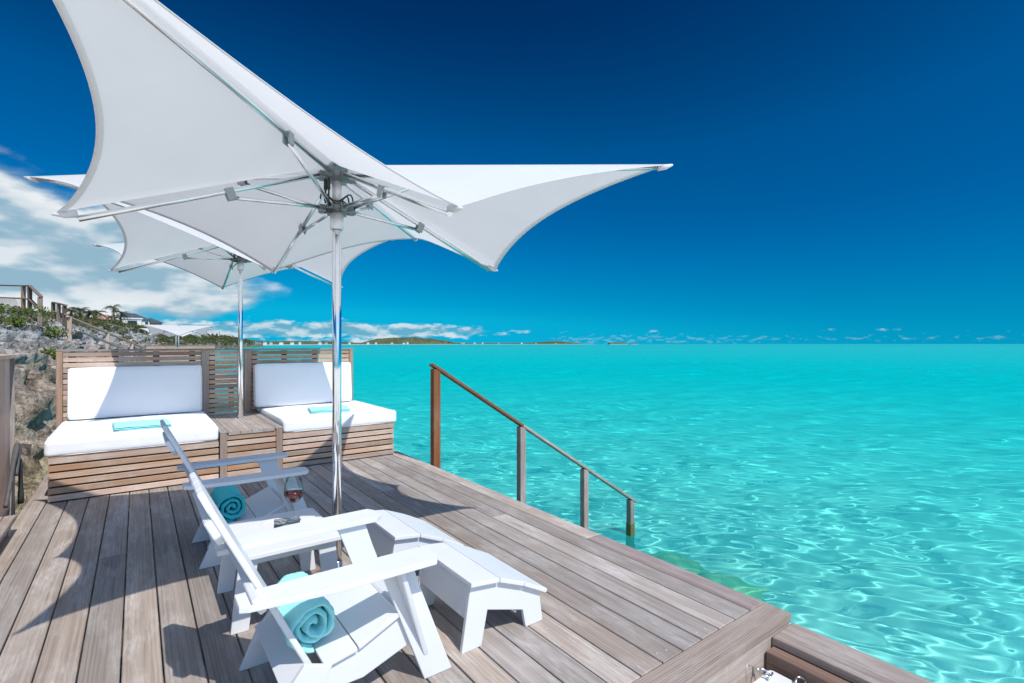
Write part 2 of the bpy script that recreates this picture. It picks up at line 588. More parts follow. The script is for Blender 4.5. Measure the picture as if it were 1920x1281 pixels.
def make_sea():
    m, t, out = new_mat('shallow_sea_water')
    geo = t.node('ShaderNodeNewGeometry').outputs['Position']
    gx, gy, gz = t.sep(geo)
    dist = t.vmath('LENGTH', geo).outputs['Value']
    lg = t.math('LOGARITHM', dist, 10.0)
    deep = t.maprange(lg, 0.72, 1.8)                    # deeper, bluer water away from the shore
    shelf = t.noise(t.combine(t.math('MULTIPLY', gx, 0.006), t.math('MULTIPLY', gy, 0.006), 0.0), 1.0, 3, 0.5)
    c = t.mix(deep, (.66, .995, .96), (.0, .91, .91))
    c = t.mix(t.maprange(lg, 2.1, 3.3), c, (.0, .76, .82))
    c = t.mix(t.math('MULTIPLY', t.maprange(shelf, 0.55, 0.7), t.maprange(lg, 1.8, 2.4)), c, (.0, .72, .84))
    refr = t.node('ShaderNodeBsdfRefraction')
    refr.inputs['IOR'].default_value = 1.333
    refr.inputs['Roughness'].default_value = 0.0
    t.link(c, refr.inputs['Color'])
    gl = t.node('ShaderNodeBsdfGlossy')
    t.link(t.maprange(lg, 1.0, 2.6, 0.03, 0.40), gl.inputs['Roughness'])
    fr = t.node('ShaderNodeFresnel'); fr.inputs[0].default_value = 1.333
    ms = t.node('ShaderNodeMixShader')
    t.link(t.math('MULTIPLY', fr.outputs[0], t.maprange(lg, 1.0, 2.4, 0.22, 0.12)), ms.inputs[0])     # polarising filter holds back most of the reflection
    # suspended sand scatters light back inside the water body
    df = t.node('ShaderNodeBsdfDiffuse')
    t.link(t.mix(deep, (.02, .85, .80), (.0, .69, .735)), df.inputs['Color'])
    mb = t.node('ShaderNodeMixShader')
    t.link(t.maprange(lg, 0.7, 2.3, 0.15, 0.42), mb.inputs[0])
    t.link(refr.outputs[0], mb.inputs[1]); t.link(df.outputs[0], mb.inputs[2])
    t.link(mb.outputs[0], ms.inputs[1]); t.link(gl.outputs[0], ms.inputs[2])
    t.link(ms.outputs[0], out.inputs['Surface'])
    rng = np.random.default_rng(5)
    na = 740
    c0 = math.pi / 2 - YAW
    ang = np.linspace(c0 - R(57), c0 + R(57), na)
    rmax = 16000.0
    r = np.concatenate([2.5 * np.exp(np.linspace(0, math.log(48), 820)), 120 * np.exp(np.linspace(0, math.log(rmax / 120), 90))[1:]])
    nr = len(r)
    A, RR = np.meshgrid(ang, r)
    X, Y = RR * np.cos(A), RR * np.sin(A)
    res = np.maximum(RR * (ang[1] - ang[0]), np.gradient(r)[:, None] + 0 * RR)
    Z = np.full_like(X, WATER_Z)
    sel = RR[:, 0] < 250
    Xs, Ys, rs = X[sel], Y[sel], res[sel]
    N = 44
    h = np.zeros_like(Xs)
    # slow warp so that crests are not ruler-straight
    wxp = 0.18 * vnoise(Xs * 0.55, Ys * 0.55, seed=3)
    wyp = 0.18 * vnoise(Xs * 0.55, Ys * 0.55, seed=4)
    gust = 0.9 + 0.25 * vnoise(Xs * 0.12, Ys * 0.12, seed=9)
    for i in range(N):
        lam = 0.24 * (7.0 / 0.24) ** (i / (N - 1))
        th = R(228) + rng.normal() * (0.48 if lam < 1.2 else 0.7)
        k = 2 * math.pi / lam
        amp = (0.0062 if lam < 0.9 else 0.0036) * lam
        fade = np.clip((lam / rs - 2.2) / 3, 0, 1)
        g = gust if lam < 1.5 else 1.0
        h += amp * fade * g * np.sin(k * ((Xs + wxp) * math.cos(th) + (Ys + wyp) * math.sin(th)) + rng.uniform(0, 6.28))
    Z[sel] += h
    v = np.stack([X, Y, Z], -1).reshape(-1, 3)
    i = np.arange(nr - 1)[:, None] * na + np.arange(na - 1)[None]
    f = np.stack([i, i + na, i + na + 1, i + 1], -1).reshape(-1, 4)
    o = np_mesh('sea', v, f[:, ::-1], m, kind='structure')
    if o.data.polygons[0].normal.z < 0:
        o.data.flip_normals()
    o.cycles.is_caustics_caster = True
    return o


make_sea()

SEABED_Z = -3.15
m, t, out = new_mat('seabed_sand')
geo = t.node('ShaderNodeNewGeometry').outputs['Position']
n1 = t.noise(geo, 0.35, 5, 0.55)
n2 = t.noise(geo, 0.03, 4, 0.5)
c = t.mix(t.maprange(n1, 0.35, 0.65), (.74, .73, .66), (.84, .83, .76))
c = t.mix(t.maprange(n2, 0.60, 0.70, 0.0, 0.35), c, (.40, .46, .40))
principled(t, out, **{'Base Color': c, 'Roughness': 0.95, 'Specular IOR Level': 0.1})
seabed = mesh_obj('seabed', [(-18000, -18000, SEABED_Z), (18000, -18000, SEABED_Z), (18000, 18000, SEABED_Z), (-18000, 18000, SEABED_Z)], [(0, 1, 2, 3)], m)
tag(seabed, kind='structure')
seabed.cycles.is_caustics_receiver = True

# ------------------------------------------------------------------ coast: bluff, hillside, far shore
SH_Y = np.array([-6, 4, 8, 10, 14, 20, 30, 38, 46, 60, 90, 140, 200, 300, 420, 560, 640.])
SH_X = np.array([-1.6, -1.25, -1.15, -1.0, -.75, -.2, .5, .6, 1.5, 4, 6, 9, 16, 30, 58, 92, 118.])
PR_S = np.array([-6, -2.2, -.8, -.1, .25, .7, 1.1, 1.9, 3.2, 5.0, 8.0, 15, 30, 60, 120, 240])
PR_Z = np.array([-3.6, -3.0, -2.2, -1.5, -.7, .15, .75, 1.35, 2.2, 2.75, 3.1, 3.8, 5.2, 7.5, 10, 14])


def make_bluff():
    nr, ncol = 760, 190
    y0, y1 = 3.0, 640.0
    tt = np.linspace(0, 1, nr)
    yy = y0 + (np.exp(tt * 5.2) - 1) / (math.exp(5.2) - 1) * (y1 - y0)
    ss = np.concatenate([np.linspace(-2.4, 6.0, 128), 6.0 + (np.exp(np.linspace(0, 1, 63)[1:] * 3.4) - 1) / (math.exp(3.4) - 1) * 174])
    ncol = len(ss)
    Yg, S = np.meshgrid(yy, ss, indexing='ij')
    far = np.clip((Yg - 30) / 120, 0, 1)
    wob = 0.55 * fbm(Yg * 0.35, S * 0 + 2.0, seed=31) * np.clip((Yg - 8.5) / 4, 0, 1) + 1.2 * far * fbm(Yg * 0.05, S * 0, seed=32)
    Xsh = np.interp(Yg, SH_Y, SH_X) + wob
    Z = np.interp(S, PR_S, PR_Z)
    # the steep face is lower and softer far away, the plateau rises
    Z = Z + far * np.clip(S / 16, 0, 1) * (2.3 + 2.4 * fbm(Yg * 0.012, S * 0.02, seed=40))
    X = Xsh - S
    rock = np.clip((S + 1.8) / 1.2, 0, 1) * np.clip(1 - (S - 6) / 10, 0.12, 1)
    big = fbm(X * 0.7, Yg * 0.7, Z * 0.9, 4, seed=1)
    rid = fbm(X * 1.5, Yg * 1.5, Z * 2.2, 5, seed=5, gain=0.55, ridged=True)
    fine = fbm(X * 4.2, Yg * 4.2, Z * 6.0, 4, seed=9, gain=0.62, ridged=True)
    strat = np.sin((Z + 0.35 * big) * 7.5 + 1.3 * fbm(X * 0.6, Yg * 0.6, seed=14))
    a = rock * (1 + 0.6 * far)
    crev = np.clip((-fbm(X * 1.1, Yg * 1.3, Z * 2.0, 4, seed=61) - 0.10) * 5, 0, 1)
    pits = np.clip((-fbm(X * 4.5, Yg * 4.5, Z * 5.5, 3, seed=67) - 0.12) * 4, 0, 1)
    X = X + a * (0.42 * big + 0.26 * rid + 0.15 * fine + 0.12 * strat - 0.55 * crev * np.clip(1 - S / 5, 0, 1) - 0.10 * pits)
    Z = Z + a * (0.20 * big + 0.20 * rid + 0.12 * fine - 0.07 * pits)
    # keep the rock clear of the deck and the daybeds
    near = Yg < 8.6
    lim = -1.02 - 0.10 * (1 - np.clip((Yg - 5) / 3, 0, 1))
    X = np.where(near & (Z > -0.6), np.minimum(X, lim), X)
    lim2 = np.interp(Yg, [8.2, 9.5, 60], [-1.0, 0.2, 40])
    X = np.where((~near) & (Z > -1.0) & (Yg < 12), np.minimum(X, lim2), X)
    v = np.stack([X, Yg + 0.12 * a * fbm(X * 1.2, Yg * 1.2, Z * 1.2, 3, seed=21), Z], -1).reshape(-1, 3)
    i = np.arange(nr - 1)[:, None] * ncol + np.arange(ncol - 1)[None]
    f = np.stack([i, i + 1, i + ncol + 1, i + ncol], -1).reshape(-1, 4)

    m, t, out = new_mat('limestone_bluff')
    geo = t.node('ShaderNodeNewGeometry')
    pos = geo.outputs['Position']
    gx, gy, gz = t.sep(pos)
    nz = t.sep(geo.outputs['Normal'])[2]
    n_big = t.noise(pos, 0.55, 5, 0.6)
    n_mid = t.noise(pos, 2.6, 6, 0.65)
    n_fine = t.noise(pos, 14.0, 5, 0.7)
    grey = t.mix(t.maprange(n_mid, 0.32, 0.68), (.27, .272, .28), (.64, .625, .61))
    tan = t.mix(t.maprange(n_mid, 0.32, 0.68), (.26, .195, .145), (.60, .49, .38))
    rockc = t.mix(t.maprange(t.math('ADD', gz, t.math('MULTIPLY', n_big, 2.2)), 1.9, 3.0), tan, grey)
    gold = t.mix(t.maprange(n_mid, 0.3, 0.7), (.26, .20, .08), (.56, .47, .27))
    rockc = t.mix(t.maprange(t.math('ADD', gz, n_big), 0.35, -0.4), rockc, gold)
    vor = t.node('ShaderNodeTexVoronoi', feature='DISTANCE_TO_EDGE')
    t.link(t.vmath('ADD', pos, t.combine(n_mid, n_big, n_mid)).outputs[0], vor.inputs['Vector'])
    vor.inputs['Scale'].default_value = 1.9
    pit = t.noise(pos, 3.2, 7, 0.68)
    rockc = t.mix(t.maprange(pit, 0.30, 0.46, 0.8, 0.0), rockc, (.075, .07, .065))
    rockc = t.mix(1.0, rockc, t.ramp(n_fine, [(0.32, (.55, .53, .51)), (0.5, (1, 1, 1)), (0.66, (1.0, .99, .97))]), 'MULTIPLY')
    # dry scrub ground on the gentler slopes
    soil = t.mix(t.maprange(n_mid, 0.35, 0.65), (.055, .075, .026), (.16, .155, .075))
    veg = t.math('ADD', t.maprange(gz, 2.1, 4.2, -0.25, 0.45), t.maprange(nz, 0.55, 0.95, -0.2, 0.2))
    vfac = t.maprange(t.math('ADD', t.math('MULTIPLY', n_big, 1.4), veg), 0.72, 0.90)
    col = t.mix(vfac, rockc, soil)
    b = principled(t, out, **{'Base Color': col, 'Roughness': 0.9, 'Specular IOR Level': 0.2})
    bp = t.node('ShaderNodeBump'); bp.inputs['Strength'].default_value = 1.0; bp.inputs['Distance'].default_value = 0.16
    hh = t.math('ADD', t.math('ADD', n_mid, t.math('MULTIPLY', n_fine, 0.35)), t.math('MULTIPLY', t.maprange(pit, 0.28, 0.5), 0.7))
    t.link(hh, bp.inputs['Height'])
    t.link(bp.outputs[0], b.inputs['Normal'])
    o = np_mesh('coastal_bluff', v, f, m, kind='structure')
    face_up(o)
    o.cycles.is_caustics_receiver = True
    return v.reshape(nr, ncol, 3), yy, ss


BL, BL_Y, BL_S = make_bluff()


def bluff_point(y, s):
    """surface point of the bluff at row y and distance s inland"""
    i = int(np.clip(np.searchsorted(BL_Y, y), 1, len(BL_Y) - 2))
    j = int(np.clip(np.searchsorted(BL_S, s), 1, len(BL_S) - 2))
    return Vector(BL[i, j])


def bluff_height(x, y):
    i = int(np.clip(np.searchsorted(BL_Y, y), 1, len(BL_Y) - 2))
    j = int(np.argmin(np.abs(BL[i, :, 0] - x)))
    return float(BL[i, j, 2])


def leaf_mat(name, c1, c2, c3):
    m, t, out = new_mat(name)
    geo = t.node('ShaderNodeNewGeometry')
    n = t.noise(geo.outputs['Position'], 0.9, 3, 0.5)
    rp = geo.outputs['Random Per Island']
    c = t.mix(t.maprange(n, 0.35, 0.65), c1, c2)
    c = t.mix(t.math('MULTIPLY', rp, 0.8), c, c3)
    b = principled(t, out, **{'Base Color': c, 'Roughness': 0.6, 'Specular IOR Level': 0.3})
    tr = t.node('ShaderNodeBsdfTranslucent'); t.link(c, tr.inputs[0])
    ms = t.node('ShaderNodeMixShader'); ms.inputs[0].default_value = 0.25
    t.link(b.outputs[0], ms.inputs[1]); t.link(tr.outputs[0], ms.inputs[2])
    t.link(ms.outputs[0], out.inputs['Surface'])
    return m


SCRUB = leaf_mat('scrub_leaf', (.045, .075, .02), (.10, .12, .035), (.17, .15, .06))
GREENL = leaf_mat('green_leaf', (.06, .12, .015), (.12, .19, .03), (.20, .22, .05))
PALML = leaf_mat('palm_leaf', (.03, .055, .018), (.06, .09, .03), (.13, .12, .05))


def leaf_cloud(rng, centres, radii, per, size, flat=0.6):
    """many small leaf triangles/quads spread through each clump's volume"""
    V, F = [], []
    n = len(centres)
    tot = n * per
    c = np.repeat(np.asarray(centres, float), per, 0)
    rad = np.repeat(np.asarray(radii, float), per)
    d = rng.normal(size=(tot, 3)); d /= np.linalg.norm(d, axis=1)[:, None]
    rr = rng.uniform(0.35, 1.0, tot) ** 0.6
    p = c + d * (rad * rr)[:, None] * np.array([1, 1, flat])
    sz = np.repeat(np.asarray(size, float) if np.ndim(size) else np.full(n, size), per) * rng.uniform(0.6, 1.3, tot)
    a = rng.normal(size=(tot, 3)) + d * 0.6; a /= np.linalg.norm(a, axis=1)[:, None]
    b = np.cross(a, rng.normal(size=(tot, 3))); b /= np.linalg.norm(b, axis=1)[:, None]
    tip = p + a * sz[:, None]
    q1 = p + a * (sz * 0.45)[:, None] + b * (sz * 0.26)[:, None]
    q2 = p + a * (sz * 0.45)[:, None] - b * (sz * 0.26)[:, None]
    v = np.stack([p, q1, tip, q2], 1).reshape(-1, 3)
    f = np.arange(tot * 4).reshape(-1, 4)
    return v, f


def make_scrub():
    rng = np.random.default_rng(12)
    C, Rr, Sz = [], [], []
    for k in range(6500):
        u = rng.uniform()
        y = 12 + (math.exp(u * 3.9) - 1) / (math.exp(3.9) - 1) * 560
        smin = 2.0 if y < 40 else 1.2
        s = smin + rng.uniform() ** 1.6 * min(120, 10 + y * 0.35)
        p = bluff_point(y, s)
        dens = vnoise(np.array([p.x * 0.35]), np.array([p.y * 0.35]), seed=77)[0]
        if y < 45 and (dens < 0.28 or p.z < 1.9):
            continue
        if dens < -0.45:
            continue
        r = (0.08 + 0.17 * rng.uniform()) * (1 + y / 48)
        C.append((p.x, p.y, p.z + r * 0.25)); Rr.append(r); Sz.append(0.028 + 0.0022 * y)
    v, f = leaf_cloud(rng, C, Rr, 40, np.array(Sz) * 1.25)
    o = np_mesh('coastal_scrub', v, f, SCRUB, smooth=False)
    tag(o, 'low green and brown scrub covering the hillside above the rocks', 'scrub', kind='stuff')


make_scrub()

# far shore: low strip of land with trees, a rounded hill, and islets
def far_land(name, pts, hfun, depth, mat, step=4.0):
    pts = np.array(pts, float)
    seg = np.linalg.norm(np.diff(pts, axis=0), axis=1)
    L = np.concatenate([[0], np.cumsum(seg)])
    n = int(L[-1] / step)
    s = np.linspace(0, L[-1], n)
    px, py = np.interp(s, L, pts[:, 0]), np.interp(s, L, pts[:, 1])
    d = np.stack([np.gradient(px), np.gradient(py)], -1); d /= np.linalg.norm(d, axis=1)[:, None]
    nrm = np.stack([-d[:, 1], d[:, 0]], -1)
    cols = np.array([0, .04, .12, .25, .45, .7, 1.0])
    prof = np.array([-.3, .10, .55, .85, 1.0, 0.9, -0.1])
    rows = []
    for c, p in zip(cols, prof):
        h = hfun(s / L[-1], s, c)
        z = WATER_Z + np.where(p < 0, -1.0, np.maximum(0.3, h * p))
        rows.append(np.stack([px + nrm[:, 0] * c * depth, py + nrm[:, 1] * c * depth, z], -1))
    v = np.stack(rows, 1).reshape(-1, 3)
    nc = len(cols)
    i = np.arange(n - 1)[:, None] * nc + np.arange(nc - 1)[None]
    f = np.stack([i, i + 1, i + nc + 1, i + nc], -1).reshape(-1, 4)
    o = np_mesh(name, v, f, mat, smooth=False, kind='structure')
    face_up(o)
    return px, py, s / L[-1]


def far_mat():
    m, t, out = new_mat('far_shore_land')
    pos = t.node('ShaderNodeNewGeometry').outputs['Position']
    gz = t.sep(pos)[2]
    n = t.noise(pos, 0.035, 5, 0.7)
    n2 = t.noise(pos, 0.006, 4, 0.6)
    c = t.mix(t.maprange(n, 0.35, 0.65), (.045, .07, .035), (.14, .15, .075))
    c = t.mix(t.maprange(n2, 0.55, 0.7, 0, 0.5), c, (.20, .17, .11))
    c = t.mix(t.maprange(gz, WATER_Z + 2.6, WATER_Z + 1.2), c, (.46, .40, .30))
    principled(t, out, **{'Base Color': c, 'Roughness': 0.95, 'Specular IOR Level': 0.1})
    return m


FARM = far_mat()


def wp(px, d):
    """world x, y at forward distance d on the bearing given by px"""
    a = (px - 960) / FPX * d
    return (a * math.cos(YAW) + d * math.sin(YAW), -a * math.sin(YAW) + d * math.cos(YAW))


def strip_h(base, amp, seed, hills=()):
    def fn(u, s, c):
        h = base + amp * fbm(s * 0.010, s * 0 + c * 3, oct=5, seed=seed, gain=0.6) + amp * 0.5 * np.abs(vnoise(s * 0.06, s * 0 + c * 9, seed=seed + 3))
        for (uc, w, hh) in hills:
            h = h + hh * np.exp(-np.abs((u - uc) / w) ** 2.4) * (1 + 0.12 * vnoise(u * 60, u * 0 + c * 4, seed=seed + 7))
        return h * (0.25 + 0.75 * np.clip(u / 0.03, 0, 1)) * (0.2 + 0.8 * np.clip((1 - u) / 0.04, 0, 1))
    return fn


far_land('headland', [wp(395, 520), wp(450, 760), wp(520, 1150), wp(610, 1500), wp(700, 1900)], strip_h(10, 5, 51), 260, FARM, 4)
far_land('far_shore', [wp(640, 1900), wp(720, 2300), wp(800, 2700), wp(900, 3000), wp(1000, 3300), wp(1118, 3600)],
         strip_h(7, 5, 61, ((.37, .036, 27), (.425, .045, 21), (.46, .03, 12), (.90, .05, 13))), 420, FARM, 6)
far_land('islet', [wp(1144, 3400), wp(1178, 3420)], strip_h(9, 7, 71), 60, FARM, 4)
far_land('islet', [wp(1183, 3500), wp(1198, 3500)], strip_h(7, 5, 75), 50, FARM, 4)

# ------------------------------------------------------------------ deck
DX0, DX1 = -0.835, 2.925        # deck edges across
DY0, DY1 = 1.325, 8.35          # near end, far end
deck = empty('deck', (0, 0, 0))
tag(deck, kind='structure')
for y in np.arange(1.62, 8.3, 0.6):
    box('joist', (DX0 + 0.06, DX1 - 0.06), (y - 0.022, y + 0.022), (-0.17, -0.041), DARKW, deck, 0.002)
for x in (DX0 + 0.16, DX1 - 0.16, 1.0):
    box('bearer', (x - 0.045, x + 0.045), (DY0 + 0.06, DY1 - 0.05), (-0.325, -0.173), DARKW, deck, 0.002)
seams = [-0.690 + 0.1575 * i for i in range(23)]       # plank lines from the left border to the right border
GAP = 0.0075
for i in range(22):
    x0, x1 = seams[i], seams[i + 1]
    split = random.random()
    if i in (3, 8, 12, 17, 20):                           # some runs are two boards butted end to end
        yb = {3: 4.55, 8: 5.2, 12: 2.55, 17: 4.9, 20: 3.6}[i]
        spans = [(DY0 + 0.155, yb - 0.0015), (yb + 0.0015, DY1)]
    else:
        spans = [(DY0 + 0.155, DY1)]
    for (ya, yb) in spans:
        dz = random.uniform(-0.0012, 0.0008)
        o = box('deck_plank', (x0 + GAP / 2, x1 - GAP / 2), (ya, yb), (-0.036 + dz, dz), DECK, deck, 0.003)
XR = seams[22]
box('border_board', (XR + GAP / 2, DX1), (2.78, DY1), (-0.0365, 0.0005), DECK, deck, 0.004)
box('border_board', (XR + GAP / 2, DX1), (DY0 + 0.152, 2.777), (-0.0365, 0.0002), DECKR, deck, 0.004)
box('border_board', (DX0, seams[0] - GAP / 2), (DY0 + 0.155, DY1), (-0.0365, 0.0), DECK, deck, 0.004)
prism('breadboard', [(DX0, DY0), (DX1, DY0), (DX1, DY0 + 0.149), (XR - 0.002, DY0 + 0.149), (DX0, DY0 + 0.149)], 'z', -0.05, 0.001, BREAD['x'], deck, 0.006)
# fascia boards under the edges, let in by a few millimetres
box('fascia_board', (DX0 + 0.01, DX1 - 0.008), (DY0 + 0.008, DY0 + 0.045), (-0.34, -0.053), BREAD, deck, 0.004)
box('fascia_board', (DX1 - 0.05, DX1 - 0.012), (DY0 + 0.048, DY1), (-0.26, -0.040), RAILG, deck, 0.004)
box('fascia_board', (DX0 + 0.012, DX0 + 0.05), (DY0 + 0.048, DY1), (-0.26, -0.040), RAILG, deck, 0.004)
for y in (2.2, 5.0, 8.0):
    for x in (DX0 + 0.3, DX1 - 0.3):
        tube('pile', [(x, y, -3.5), (x, y, -0.33)], 0.11, DARKW['z'], deck, 14)
# white screw plugs in the board ends
plug = None
PLUGM = plain('filler', (.52, .50, .48), 0.8)
bmx = bmesh.new(); lathe_geo(bmx, [(0.0, 0.0012), (0.0045, 0.0012), (0.0055, 0.0)], 10)
for (x, y) in [(2.49, 1.53), (2.555, 1.53), (2.33, 1.53), (2.395, 1.52), (2.02, 1.54), (2.08, 1.53), (1.87, 1.53), (1.70, 1.53), (1.25, 3.75), (1.38, 3.76), (2.85, 2.73), (1.73, 2.02), (2.20, 2.42)]:
    if plug is None:
        plug = bm_obj('screw_plug', bmx, PLUGM, deck, (x, y, 0.0008)); o = plug
    else:
        o = plug.copy(); link(o); o.parent = deck; o.location = (x, y, 0.0008)

# lower landing beside the near end of the deck
landing = empty('lower_landing', (2.83, 0.7, -0.06))
tag(landing, 'weathered lower landing edge of two stacked beams below the deck corner', 'landing')
def rel(o, root):
    o.location = Vector(o.location) - Vector(root.location)
    return o
rel(box('edge_board', (2.715, 2.95), (-0.6, DY0 + 0.004), (-0.105, -0.06), RAILG, landing, 0.008, 2), landing)
bmb = bmesh.new()
add_box(bmb, (0, 0, 0), (0.108, 1.92, 0.40), bevel=0.004)
beam = bm_obj('support_beam', bmb, RAILR2['y'], landing, Vector((2.694, 0.363, -0.3075)) - Vector(landing.location))
bmc = bmesh.new(); lathe_geo(bmc, [(0.0, 0.001), (0.012, 0.001), (0.014, -0.002), (0.014, 0.002), (0.0175, 0.002), (0.0175, -0.002)], 18)
bm_obj('drilled_hole', bmc, ROPE, beam, (-0.055, 0.87, 0.085), rot=(0, -math.pi / 2, 0))

gang = empty('gangway_panel', (2.3, 0.9, -0.19))
tag(gang, 'white gangway panel with steel shackles beside the deck fascia', 'gangway')
prism('panel', [(1.9, 0.3), (2.612, 0.3), (2.612, 1.275), (2.60, 1.287), (1.9, 1.287)], 'z', -0.215, -0.172, WHITE, gang, 0.004, loc=(-2.3, -0.9, 0.19))
def shackle(p, ang):
    bm = bmesh.new()
    pts = [(-.014, -.022, 0), (-.016, 0, .004), (-.012, .014, .006), (0, .020, .006), (.012, .014, .006), (.016, 0, .004), (.014, -.022, 0)]
    tube_geo(bm, pts, 0.004, 8)
    o = bm_obj('shackle', bm, STEEL, gang, Vector(p) - Vector(gang.location), rot=(0, 0, ang))
    o.scale = (1.3, 1.3, 1.3)
    tube('pin', [(-.024, -.020, 0), (.024, -.020, 0)], 0.0045, STEEL, o, 8)
    tube('toggle', [(0, 0.02, .004), (0, .028, .005), (0, .034, .006), (0, .06, .008)], [0.006, .0095, .005, .004], STEEL, o, 10)
    return o
shackle((2.535, 1.275, -0.160), R(10))
shackle((2.615, 1.140, -0.160), R(-70))
tube('cable', [(2.535 - 2.3, 1.335 - .9, -0.152 + .19), (2.46 - 2.3, 1.328 - .9, -0.115 + .19), (2.458 - 2.3, 1.328 - .9, -0.27 + .19)], 0.0015, STEEL, gang, 6)

# handrail of the steps into the sea
RY = 5.62
rail = empty('stair_handrail', (2.98, RY, 0))
tag(rail, 'wooden stair handrail with four posts running down into the sea', 'handrail')
PW = 0.048
def railz(x): return 1.235 - (x - 2.945) * 0.6285
POSTX = [2.99, 4.345, 5.585, 6.665]
for i, x in enumerate(POSTX):
    mt = RAILR if i == 0 else RAILG
    zb = [-0.6, -1.9, -2.6, -3.4][i]
    o = rel(box('post', (x - PW, x + PW), (RY - PW, RY + PW), (zb, railz(x) - 0.02), mt, rail, 0.004), rail)
ang = math.atan(0.6285)
for (xa, xb, mt) in ((2.93, 4.345, RAILR), (4.348, 6.775, RAILG)):
    Lr = (xb - xa) / math.cos(ang)
    bm = bmesh.new(); add_box(bm, (0, 0, 0), (Lr, 0.115, 0.036), bevel=0.005)
    o = bm_obj('rail_board', bm, mt['x'], rail, (((xa + xb) / 2) - 2.98, 0, railz((xa + xb) / 2)))
    o.rotation_euler = (0, ang, 0)
mw, tw, ow = new_mat('algae_growth')
pw = tw.node('ShaderNodeNewGeometry').outputs['Position']
principled(tw, ow, **{'Base Color': tw.mix(tw.noise(pw, 30, 4, 0.6), (.05, .05, .012), (.20, .19, .05)), 'Roughness': 0.85})
rel(box('algae_band', (POSTX[3] - PW - .004, POSTX[3] + PW + .004), (RY - PW - .004, RY + PW + .004), (-3.1, -1.52), mw, rail, 0.004), rail)
for k in range(7):                                        # treads of the steps, hidden by the deck edge from most sides
    x = 3.12 + k * 0.36
    rel(box('tread', (x, x + 0.30), (RY - 1.15, RY - 0.07), (-0.30 - k * 0.226, -0.26 - k * 0.226), RAILG, rail, 0.004), rail)

# submerged rock by the steps
def rock_mesh(name, c, rad, seed, mat, sub=4, amp=0.35):
    bm = bmesh.new()
    bmesh.ops.create_icosphere(bm, subdivisions=sub, radius=1.0)
    P = np.array([v.co[:] for v in bm.verts])
    d = fbm(P[:, 0] * 1.3 + seed, P[:, 1] * 1.3, P[:, 2] * 1.3, 5, seed=seed, gain=0.55)
    for v, k in zip(bm.verts, d):
        v.co = Vector((v.co.x * rad[0], v.co.y * rad[1], v.co.z * rad[2])) * (1 + amp * float(k))
    return bm_obj(name, bm, mat, None, c, smooth=True)
mr, tr_, orr = new_mat('algae_rock')
pr = tr_.node('ShaderNodeNewGeometry').outputs['Position']
principled(tr_, orr, **{'Base Color': tr_.mix(tr_.maprange(tr_.noise(pr, 4, 5, 0.65), 0.3, 0.7), (.26, .30, .12), (.62, .57, .30)), 'Roughness': 0.95})
for k, (cx_, cy_, rx, ry, rz_) in enumerate([(6.95, 5.05, .55, .75, .78), (7.0, 4.05, .5, .6, .62)]):
    o = rock_mesh('submerged_rock', (cx_, cy_, -2.95), (rx, ry, rz_), 3 + k, mr)
    tag(o, ['green algae covered rock under the water by the last handrail post', 'low pale green rock under the water beside the deck edge'][k], 'rock')
    o.cycles.is_caustics_receiver = True

# ------------------------------------------------------------------ parasols
PH = -0.694
HI_R, HI_Z, LO_R, LO_Z, HUB_Z = 2.11, 2.617, 1.34, 2.115, 2.640
PULL = 0.135


def par_tip(k):
    a = PH + k * math.pi / 4
    r, z = (HI_R, HI_Z) if k % 2 == 0 else (LO_R, LO_Z)
    return Vector((r * math.cos(a), r * math.sin(a), z))


def canopy_point(k, s, tt, dz=0.0):
    top = Vector((0, 0, HUB_Z + 0.012))
    a, b = par_tip(k), par_tip(k + 1)
    # tension pulls each free edge inwards; the cloth stays straight along the ribs
    pa, pb = top.lerp(a, s), top.lerp(b, s)
    q = pa.lerp(pb, tt)
    w = 4 * tt * (1 - tt)
    f = 1 - PULL * (w ** 0.85) * s ** 1.2
    z = q.z + (HUB_Z - q.z) * PULL * 0.55 * w * s
    return Vector((q.x * f, q.y * f, z + dz))


def u_prism(poly, c, ax, side, up, ln):
    bm = bmesh.new()
    r0 = [bm.verts.new(c + side * p[0] + up * p[1] - ax * ln / 2) for p in poly]
    r1 = [bm.verts.new(c + side * p[0] + up * p[1] + ax * ln / 2) for p in poly]
    bm.faces.new(r0); bm.faces.new(r1[::-1])
    n = len(poly)
    for i in range(n):
        bm.faces.new((r0[i], r1[i], r1[(i + 1) % n], r0[(i + 1) % n]))
    return bm


